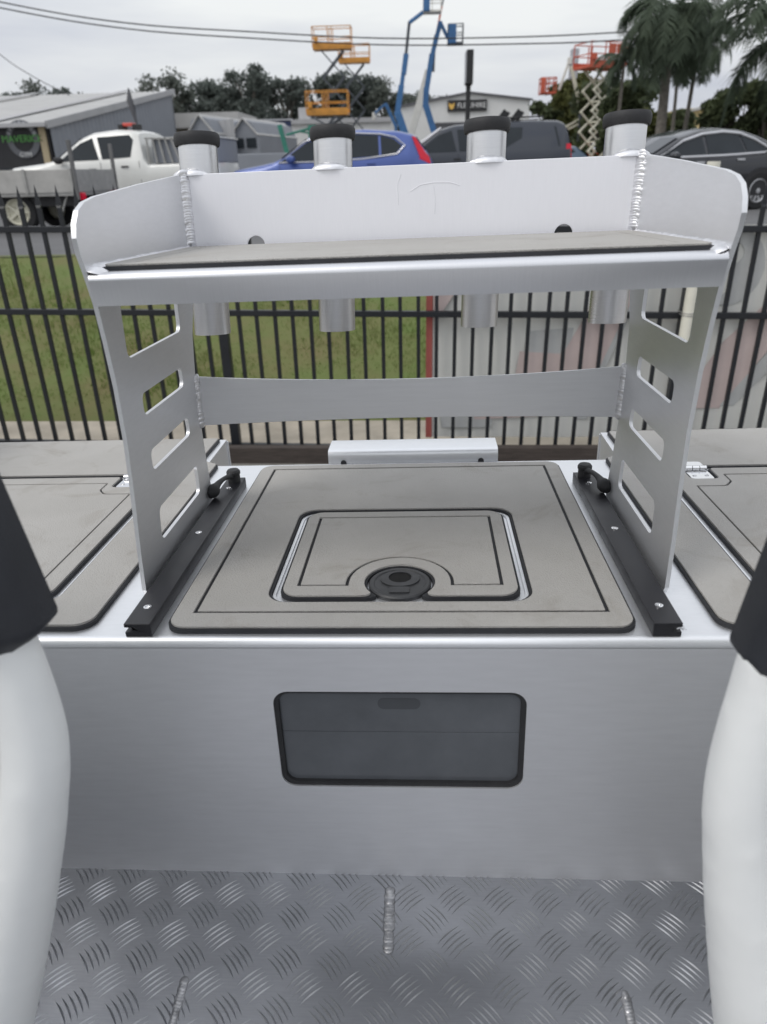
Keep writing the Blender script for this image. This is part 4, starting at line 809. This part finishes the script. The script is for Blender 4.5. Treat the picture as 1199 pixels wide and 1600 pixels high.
boom('green boom lift with lowered arm in front of the navy sign', 40, [((-0.174, 0.010), (-0.1765, 0.0232), 0.34, 'boom_green'), ((-0.1760, 0.020), (-0.1838, 0.0555), 0.30, 'boom_green'), ((-0.1838, 0.0545), (-0.1785, 0.0400), 0.15, 'boom_green'), ((-0.1765, 0.0440), (-0.140, 0.0520), 0.15, 'boom_green'), ((-0.160, 0.0480), (-0.141, 0.0440), 0.12, 'boom_green')], 'boom_green', 'boom_green', (-0.146, -0.138, 0.038, 0.053, 0.004), -0.172)
t = boom('orange-basket boom lift with white arms folded before the bushes', 48, [((0.1870, 0.02), (0.1869, 0.0585), 0.32, 'lift_grey'), ((0.1606, 0.0404), (0.1875, 0.0535), 0.16, 'lift_cream'), ((0.1615, 0.0370), (0.1880, 0.0490), 0.14, 'lift_cream'), ((0.1700, 0.1080), (0.1835, 0.0700), 0.26, 'lift_cream'), ((0.1580, 0.0840), (0.1685, 0.1160), 0.20, 'boom_white'), ((0.1680, 0.110), (0.1680, 0.1170), 0.32, 'boom_white')], 'lift_red', 'lift_red', (0.1355, 0.153, 0.0800, 0.0965, 0.005), 0.187)
MB().box(Vector((0.1740 * 48 - 0.187 * 48, 0.2, 0.1105 * 48 + 0.85)), (0.42, 0.6, 1.5)).build('turret_cover', 'sign_grey', t, 0, 0.05)

# ------------------------------------------------------------------ buildings
def wallbox(name, parent, m, c, d, bevel=0): return MB().box(c, d).build(name, m, parent, 0, bevel)
def corrugated(name, a, b, h0, h1, m, parent, step=0.35, amp=0.03, nrm=(0, -1, 0)):
    """ribbed cladding between two ground points with eave heights h0, h1"""
    a = Vector(a); b = Vector(b); n = int((b - a).length / step) * 4; nv = Vector(nrm); vs = []; fs = []
    for i in range(n + 1):
        t = i / n; p = a.lerp(b, t) + nv * (amp if i % 4 in (1, 2) else 0); vs += [p, p + Vector((0, 0, h0 + (h1 - h0) * t))]
    for i in range(n): fs.append((2 * i, 2 * i + 2, 2 * i + 3, 2 * i + 1))
    return MB().add(vs, fs).build(name, m, parent, 0)
# long grey skillion shed with the black shopfront
X1, Y1, Y2 = -16.75, 35.0, 53.0
shd = thing('shed_shop', 'long grey skillion-roof shed with black shopfront and round sign', 'building', TR(X1, Y1, ROAD))
corrugated('wall', (0, 0, 0), (0, Y2 - Y1, 0), 3.05, 5.80, 'shed_grey', shd, 0.5, 0.03, (1, 0, 0))
wallbox('front_wall', shd, 'shed_black', (-12, 0.1, 1.5), (23.8, 0.2, 2.98)); wallbox('wall', shd, 'shed_grey', (-12, Y2 - Y1, 2.9), (24, 0.2, 5.7))
mb = MB(); nr = 68; vs = []; fs = []
for i in range(nr * 2 + 1):
    x = 0.15 - 24.3 * i / (nr * 2); dz = 0.05 if i % 2 else 0; vs += [(x, -0.5, 3.02 + dz), (x, Y2 - Y1 + 0.3, 5.90 + dz)]
for i in range(nr * 2): fs.append((2 * i, 2 * i + 2, 2 * i + 3, 2 * i + 1))
mb.add(vs, fs).build('roof', 'shed_roof', shd, 0)
for k in range(3): MB().bar((0.17 - 0.0 - 6.2 * k - 3, -0.4, 3.13), (0.17 - 6.2 * k - 3, Y2 - Y1, 6.03), 0.5, 0.03).build('skylight_strip', 'shed_pale', shd, 0)
MB().bar((0.12, -0.5, 3.02), (0.12, Y2 - Y1 + 0.3, 5.90), 0.10, 0.30).build('barge_board', 'shed_pale', shd, 0)
MB().bar((-24, -0.55, 3.02), (0.1, -0.55, 3.02), 0.12, 0.16).build('gutter', 'shed_pale', shd, 0); wallbox('downpipe', shd, 'wall_tan', (-0.35, -0.08, 1.5), (0.28, 0.1, 2.9))
wallbox('shop_window', shd, 'car_glass', (-1.6, -0.03, 0.9), (2.0, 0.06, 0.9)); wallbox('shop_window', shd, 'car_glass', (-4.6, -0.03, 0.9), (2.6, 0.06, 0.9)); wallbox('wall_lamp', shd, 'sign_white', (-0.95, -0.12, 1.36), (0.34, 0.2, 0.08))
sgx, sgz = -0.85, 2.50
sg = MB().lathe([(0.50, 0), (0.50, 0.05), (0.76, 0.05), (0.76, 0)], 40, Matrix.Translation((sgx - 0.45, -0.02, sgz)) @ FACE).build('round_sign', 'sign_ring', shd, 30)
MB().lathe([(0.001, 0.02), (0.49, 0.02)], 30, Matrix.Translation((sgx - 0.45, -0.02, sgz)) @ FACE).build('sign_disc', 'sign_black', sg, 0)
text_part('lettering', 'MAVERICK', 0.40, 'sign_green', sg, Matrix.Translation((sgx - 0.45, -0.12, sgz)) @ FACE)
for tx_, ang0, rad in (('GYM', 0, -0.63),): text_part('lettering', tx_, 0.27, 'sign_white', sg, Matrix.Translation((sgx - 0.45, -0.09, sgz + rad)) @ FACE)
for k in range(9):                           # unreadable pale characters round the top of the ring
    a = R(90 + 68 - 17 * k); MB().box((sgx - 0.45 + 0.63 * math.cos(a), -0.09, sgz + 0.63 * math.sin(a)), (0.09 + 0.02 * (k % 3), 0.02, 0.15), Matrix.Rotation(R(90) - a, 3, 'Y')).build('ring_character', 'sign_grey', sg, 0)
# a folded black flag banner by the shed
fl_ = thing('feather_flag', 'dark furled feather flag on a pole against the grey shed wall', 'flag', TR(-0.3655 * 33, 33, ROAD))
MB().tube([(0, 0, 0), (0.02, 0, 3.4), (-0.1, 0, 4.1)], 0.025, 8).build('pole', 'trim_black', fl_); MB().tube([(0.0, 0, 2.9), (-0.06, 0, 3.3), (-0.14, 0, 3.7), (-0.12, 0, 4.15)], [0.05, 0.10, 0.13, 0.02], 10).build('furled_cloth', 'roof_dark', fl_)
# tan wall block, pale sheds
tb = thing('tan_building', 'low tan block with pale roof beyond the grey shed', 'building', TR(-0.3045 * 58, 58, ROAD)); wallbox('wall', tb, 'wall_tan', (0, 0, 1.7), (2.6, 4, 3.4)); wallbox('roof', tb, 'shed_roof', (1.6, -0.3, 4.3), (6.4, 6, 0.9))
def gshed(label, tx, Y, w, eave, peak, L, m):
    t = thing('kit_shed', label, 'shed', TR(tx * Y, Y, ROAD, R(-12)), 'gabled kit sheds')
    MB().prism([[(-w / 2, 0), (w / 2, 0), (w / 2, eave), (w * 0.28, eave + (peak - eave) * 0.8), (0, peak), (-w * 0.28, eave + (peak - eave) * 0.8), (-w / 2, eave)]], -L, 0, FACE).build('wall', m, t, 0)
    for s in (-1, 1): MB().bar((s * w / 2, L / 2, eave), (s * 0.0, L / 2, peak + 0.05), L + 0.3, 0.06, (0, 0, 1)).build('roof', 'shed_roof', t, 0)
    for x in (-0.3, 0.3): wallbox('window', t, 'car_glass', (x * w * 0.75, -0.03, eave - 0.38), (w * 0.34, 0.06, 0.5))
    return t
gshed('grey gabled kit shed standing next to the tan block', -0.2840, 44, 1.75, 2.9, 3.85, 6, 'shed_grey'); gshed('grey gabled kit shed with wide dark windows near the navy sign', -0.2290, 46, 1.75, 2.9, 3.75, 6, 'shed_grey')
wb = thing('pale_awning', 'pale ribbed awning wall between the two kit sheds', 'wall', TR(-0.2535 * 45, 45, ROAD)); corrugated('cladding', (-0.9, 0, 0), (0.55, 0, 0), 3.6, 3.7, 'shed_pale', wb, 0.3, 0.03)
# low white warehouse and navy sign
wh = thing('white_warehouse', 'long low white warehouse with flat parapet behind the lifts', 'building', TR(-0.128 * 68, 68, ROAD)); wallbox('wall', wh, 'wall_white', (0, 3, 2.45), (11.4, 6, 4.9)); wallbox('parapet', wh, 'shed_pale', (0, -0.1, 4.8), (11.6, 0.3, 0.35)); wallbox('rooftop_unit', wh, 'shed_pale', (-1.9, 2, 5.5), (0.9, 1.2, 0.9))
for k in range(3): wallbox('shop_window', wh, 'car_glass', (-4.2 + 3.4 * k, -0.04, 1.4), (1.8, 0.08, 1.6))
ns = thing('navy_sign', 'navy shop sign with white slanted lettering on a pale fascia', 'sign', TR(-0.192 * 55, 55, ROAD)); wallbox('board', ns, 'sign_navy', (0, 0, 0.0468 * 55 + 0.85), (2.5, 0.12, 1.45)); wallbox('fascia', ns, 'sign_grey', (0, 0.04, 0.0605 * 55 + 0.85), (2.7, 0.2, 0.16)); wallbox('wall', ns, 'shed_grey', (0, 0.35, 1.35), (2.6, 0.4, 2.7))
text_part('lettering', 'Evinrude', 0.62, 'sign_white', ns, Matrix.Translation((0.1, -0.09, 0.0475 * 55 + 0.85)) @ FACE @ Matrix(((1, 0.25, 0, 0), (0, 1, 0, 0), (0, 0, 1, 0), (0, 0, 0, 1))))
# hire shed
FYD = 80; fx = 0.046 * FYD
fs_ = thing('hire_shed', 'white gabled hire shed with black roof edge and roller door', 'building', TR(fx, FYD, ROAD))
gw = 12.6; e0, pk_ = 0.0750 * FYD + 0.85, 0.0835 * FYD + 0.85
MB().prism([[(-gw / 2, 0), (gw / 2, 0), (gw / 2, e0), (0.4, pk_), (-gw / 2, e0 - 0.35)]], -16, 0, FACE).build('wall', 'wall_white', fs_, 0)
MB().bar((-gw / 2 - .2, -0.1, e0 - 0.30), (0.4, -0.1, pk_ + 0.06), 0.3, 0.18).build('barge_board', 'roof_dark', fs_, 0); MB().bar((gw / 2 + .2, -0.1, e0), (0.4, -0.1, pk_ + 0.06), 0.3, 0.18).build('barge_board', 'roof_dark', fs_, 0)
rd = wallbox('roller_door', fs_, 'roof_dark', (-0.3, -0.05, 2.55), (5.2, 0.1, 5.1))
for k in range(12): wallbox('door_slat', rd, 'sign_black', (-0.3, -0.11, 0.25 + 0.42 * k), (5.1, 0.03, 0.05))
sb = wallbox('sign_board', fs_, 'sign_black', (0.0487 * FYD - fx, -0.12, 0.0705 * FYD + 0.85), (3.8, 0.16, 0.98))
text_part('lettering', 'FLEXIHIRE', 0.62, 'sign_white', sb, Matrix.Translation((0.0487 * FYD - fx + 0.42, -0.23, 0.0705 * FYD + 0.85)) @ FACE)
MB().prism([[(-0.28, 0.30), (-0.10, 0.14), (0.10, 0.14), (0.28, 0.30), (0.27, 0.0), (0.12, -0.28), (-0.12, -0.28), (-0.27, 0.0)]], 0.21, 0.23, Matrix.Translation((0.0487 * FYD - fx - 1.52, 0, 0.0705 * FYD + 0.85)) @ FACE).build('logo', 'sign_gold', sb, 0)
# pylon sign
py = thing('pylon_sign', 'tall narrow dark pylon sign on a single post in the hire yard', 'sign', TR(0.0495 * 45, 45, ROAD)); MB().tube([(0, 0, 0), (0, 0, 0.10 * 45 + 0.85)], 0.13, 14).build('post', 'sign_black', py); wallbox('panel', py, 'sign_black', (0.03, 0, 0.1095 * 45 + 0.85), (0.36, 1.3, 0.0345 * 45), 0.02); wallbox('panel_face', py, 'sign_grey', (-0.17, 0, 0.1095 * 45 + 0.85), (0.06, 1.2, 0.0325 * 45))
yb = thing('yellow_building', 'pale yellow building glimpsed behind the palm trunks', 'building', TR(0.330 * 55, 55, ROAD)); wallbox('wall', yb, 'wall_yellow', (0, 3, 2.1), (2.6, 6, 4.2)); MB().bar((-1.5, 3, 3.9), (1.3, 3, 4.5), 6.6, 0.15, (0, 0, 1)).build('roof', 'shed_roof', yb, 0)
# clutter by the kit sheds
dr = thing('blue_drum', 'upright blue drum beside the pale awning', 'drum', TR(-0.2680 * 30, 30, ROAD)); MB().lathe([(0.001, 0), (0.14, 0), (0.15, 0.05), (0.14, 0.6), (0.15, 0.65), (0.14, 1.55), (0.12, 1.62), (0.001, 1.62)], 20).build('shell', 'blue_drum', dr)
bt = thing('box_trailer', 'dark grey box trailer with a spare wheel mounted on its side', 'trailer', TR(-0.212 * 28, 28, ROAD)); MB().box((0, 0.6, 1.05), (2.5, 1.3, 0.95)).build('box', 'shed_grey', bt, 0, 0.03); wheel_parts(bt, -0.42, -0.14, 0.36, 'boom_white', 5, 0.2, 1); wheel_parts(bt, 0.4, -0.10, 0.36, 'lift_grey', 5, 0.2, 1); MB().box((0, 0.5, 0.45), (2.4, 0.1, 0.1)).build('chassis', 'trim_black', bt, 0)
for k, (xx, yy, zz) in enumerate(((-0.85, -0.2, 0.38), (1.15, -0.2, 0.38))): pass

# ------------------------------------------------------------------ trees
def leaves(mb, c, rx, rz, n, size, rg, flat=0.5):
    for i in range(n):
        while True:
            p = Vector((rg.uniform(-1, 1), rg.uniform(-1, 1), rg.uniform(-1, 1)))
            if p.length <= 1: break
        p = p * (0.55 + 0.45 * rg.random()) if p.length > 0.01 else p
        q = Vector((c[0] + p.x * rx, c[1] + p.y * rx, c[2] + p.z * rz)); a = Euler((rg.uniform(-1.2, 1.2), rg.uniform(-1.2, 1.2), rg.uniform(0, 6.28))).to_matrix(); s = size * rg.uniform(0.6, 1.4)
        mb.add([q + a @ Vector((-s, 0, 0)), q + a @ Vector((0, -s * flat, 0)), q + a @ Vector((s, 0, 0)), q + a @ Vector((0, s * flat, 0))], [(0, 1, 2, 3)])
def gum(name, label, X, Y, H, Rr, seed, m='gum_leaf', n=16, per=150, size=0.30, trunk=0.45, group='gum trees on the skyline', low=0.35):
    rg = random.Random(seed); t = thing(name, label, 'tree', TR(X, Y, ROAD), group); tr = MB(); mb = MB()
    top = Vector((rg.uniform(-.4, .4), 0, H * 0.72)); tr.tube([(0, 0, 0), (rg.uniform(-.2, .2), 0, H * trunk), top], [H * 0.028, H * 0.020, H * 0.008], 7)
    for k in range(n):
        a = rg.uniform(0, 6.28); rr = Rr * math.sqrt(rg.random()); z = H * (low + (1 - low) * rg.random() ** 0.8); z = min(z, H * (1.0 - 0.22 * (rr / Rr) ** 2))
        c = Vector((rr * math.cos(a), rr * math.sin(a) * 0.6, z)); s = H * rg.uniform(0.07, 0.13)
        tr.tube([(0, 0, H * (trunk - 0.1) + rg.uniform(0, H * 0.2)), c * 0.6 + Vector((0, 0, z * 0.3)), c], [H * 0.010, H * 0.006, H * 0.003], 5)
        leaves(mb, c, s * 1.25, s * 0.85, per, size, rg)
    tr.build('trunk', 'bark', t, 60); mb.build('crown', m, t, 0)
    return t
TL = [  # (tx, tz of top, Y, spread as tx, kind)
    (-0.530, 0.093, 92, 0.020, 0, 'rounded dark gum behind the long shed roof, farthest along'), (-0.492, 0.1035, 95, 0.016, 1, 'tall sparse gum peeking over the long shed roof'), (-0.462, 0.0955, 95, 0.024, 0, 'low spreading gum peeking over the long shed roof'), (-0.425, 0.0885, 98, 0.020, 1, 'small grey gum just above the shed ridge'),
    (-0.327, 0.1085, 80, 0.032, 1, 'open gum with airy crown behind the grey shed corner'), (-0.292, 0.087, 84, 0.030, 0, 'dark gum low behind the tan block'), (-0.255, 0.1075, 88, 0.032, 0, 'broad dark gum above the first kit shed'), (-0.218, 0.1155, 86, 0.036, 0, 'tallest broad dark gum of the skyline above the kit sheds'),
    (-0.176, 0.0985, 92, 0.032, 0, 'dark gum above the navy sign'), (-0.146, 0.0945, 96, 0.030, 1, 'thin gum left of the low orange lift'), (-0.114, 0.1035, 94, 0.026, 0, 'dark gum behind the tall orange lift arms'), (-0.078, 0.0995, 98, 0.028, 0, 'dark gum beside the half hidden orange lift'), (-0.050, 0.0930, 95, 0.022, 1, 'ragged thin gum beside the small blue knuckle boom'),
    (-0.022, 0.088, 100, 0.022, 1, 'pale thin gum behind the highest blue boom'), (0.004, 0.081, 110, 0.026, 0, 'low dark gum over the hire shed roof')]
for i, (tx, tz, Y, sp_x, k, lab) in enumerate(TL):
    H = (tz * Y + 0.85) * 1.06
    gum('gum_tree', lab, tx * Y, Y, H, sp_x * Y, 40 + i, 'gum_leaf' if k == 0 else 'gum_leaf_pale', 46 if k == 0 else 24, 150 if k == 0 else 100, 0.22, 0.45, low=0.15 if k == 0 else 0.40)
# bushes behind the red lift and under the palms
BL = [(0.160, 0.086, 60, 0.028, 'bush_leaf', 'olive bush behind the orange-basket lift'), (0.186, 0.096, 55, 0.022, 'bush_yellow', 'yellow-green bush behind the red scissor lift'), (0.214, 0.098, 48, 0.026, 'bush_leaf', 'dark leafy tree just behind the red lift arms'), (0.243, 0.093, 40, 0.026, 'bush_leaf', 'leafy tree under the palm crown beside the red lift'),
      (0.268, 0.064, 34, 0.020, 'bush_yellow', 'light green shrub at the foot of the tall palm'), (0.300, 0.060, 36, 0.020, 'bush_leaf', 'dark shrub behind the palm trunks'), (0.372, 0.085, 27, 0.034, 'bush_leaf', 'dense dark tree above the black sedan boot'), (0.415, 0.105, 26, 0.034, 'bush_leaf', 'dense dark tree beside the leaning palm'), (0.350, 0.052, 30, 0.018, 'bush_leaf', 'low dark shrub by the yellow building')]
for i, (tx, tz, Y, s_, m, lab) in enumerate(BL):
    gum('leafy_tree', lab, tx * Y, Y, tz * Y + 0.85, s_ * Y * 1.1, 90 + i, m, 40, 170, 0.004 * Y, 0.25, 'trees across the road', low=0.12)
def palm(label, X, Y, H, Lf, nf, seed, lean=0.0, group='palm trees', droop=1.0, tw=0.2):
    rg = random.Random(seed); t = thing('palm_tree', label, 'palm', TR(X, Y, ROAD), group)
    tr = MB(); tr.tube([(0, 0, 0), (lean * 0.3, 0, H * 0.4), (lean * 0.7, 0, H * 0.75), (lean, 0, H)], [tw, tw * 0.85, tw * 0.75, tw * 0.6], 12); tr.build('trunk', 'bark', t, 60)
    top = Vector((lean, 0, H)); mb = MB()
    for f in range(nf):
        az = 6.283 * f / nf * 2.618 + rg.uniform(-.2, .2); el = rg.uniform(-0.5, 1.25); L = Lf * rg.uniform(0.8, 1.1); d = Vector((math.cos(az), math.sin(az), 0)); prev = top.copy(); ang = el; pts = [prev.copy()]; ns = 14
        for k in range(ns):
            prev = prev + (d * math.cos(ang) + Vector((0, 0, math.sin(ang)))) * (L / ns); ang -= droop * (0.10 + 0.13 * k / ns) * rg.uniform(0.8, 1.2); ang = max(ang, -1.45); pts.append(prev.copy())
        mb.tube(pts, [0.025 * (1 - k / (ns + 1)) + 0.004 for k in range(ns + 1)], 4)
        side_ = Vector((-d.y, d.x, 0))
        for k in range(1, ns):
            for sub in range(3):
                p = pts[k].lerp(pts[k + 1], sub / 3); tn = (pts[k + 1] - pts[k]).normalized(); u = k / ns; ll = Lf * 0.30 * math.sin(math.pi * (0.12 + 0.80 * u)) * rg.uniform(0.8, 1.15)
                for s in (-1, 1):
                    dr = (side_ * s * 0.75 + tn * 0.55 + Vector((0, 0, rg.uniform(-0.55, 0.05)))).normalized(); e = p + dr * ll + Vector((0, 0, -0.28 * ll)); mid = p + dr * ll * 0.5; wv = tn * 0.022
                    mb.add([p - wv, mid - wv * 1.1, e, mid + wv * 1.1, p + wv], [(0, 1, 3, 4), (1, 2, 3)])
    mb.build('crown', 'palm_leaf', t, 0); return t
palm('tall palm with broad drooping crown beside the red scissor lift', 0.2860 * 28, 28, 0.150 * 28 + 0.85, 2.3, 52, 5, -0.15, droop=1.25)
palm('slim palm whose crown merges with the tall one', 0.3120 * 30, 30, 0.128 * 30 + 0.85, 1.7, 24, 6, 0.12, tw=0.09)
palm('short slim palm with narrow trunk before the yellow building', 0.3010 * 32, 32, 0.118 * 32 + 0.85, 1.6, 18, 8, -0.2, tw=0.08)
palm('leaning palm with long wind-swept fronds above the sedan boot', 0.425 * 23, 23, 0.128 * 23 + 0.85, 2.5, 26, 9, -0.3)
palm('small young palm half buried in the leafy trees', 0.232 * 38, 38, 0.112 * 38 + 0.85, 1.5, 18, 12, 0, tw=0.10)

# ------------------------------------------------------------------ power lines
def cat(pts, Y):
    P = [at(a, b, Y) for (a, b) in pts]; out = []
    for i in range(len(P) - 1):
        p0, p1, p2, p3 = P[max(0, i - 1)], P[i], P[i + 1], P[min(len(P) - 1, i + 2)]
        for k in range(6): u = k / 6; out.append(0.5 * (2 * p1 + (p2 - p0) * u + (2 * p0 - 5 * p1 + 4 * p2 - p3) * u * u + (3 * p1 - p0 - 3 * p2 + p3) * u ** 3))
    return out + [P[-1]]
for (name, lab, pts, Y, r) in (('power_line', 'upper of the two long power lines crossing the sky', [(-1.1, 0.330), (-0.8, 0.255), (-0.5092, 0.192), (-0.3576, 0.1665), (-0.2041, 0.1531), (-0.0517, 0.1425), (0.0988, 0.1393), (0.2169, 0.1403), (0.3394, 0.1448), (0.3881, 0.1482), (0.7, 0.178), (1.1, 0.235)], 30, 0.022),
                             ('power_line', 'lower of the two long power lines crossing the sky', [(-1.1, 0.322), (-0.8, 0.248), (-0.5107, 0.1863), (-0.3587, 0.1608), (-0.2047, 0.1467), (-0.0518, 0.1359), (0.0988, 0.1325), (0.2178, 0.1327), (0.3896, 0.1408), (0.7, 0.170), (1.1, 0.226)], 30, 0.022),
                             ('service_cable', 'thin service cable dropping to the long shed roof', [(-0.70, 0.310), (-0.60, 0.205), (-0.523, 0.1393), (-0.49, 0.117), (-0.4591, 0.1005), (-0.445, 0.094)], 44, 0.02)):
    o = MB().tube(cat(pts, Y), r, 6, up=(0, 1, 0)).build(name, 'wire', None, 60); tag(o, lab, 'cable', 'overhead wires' if name == 'power_line' else None)
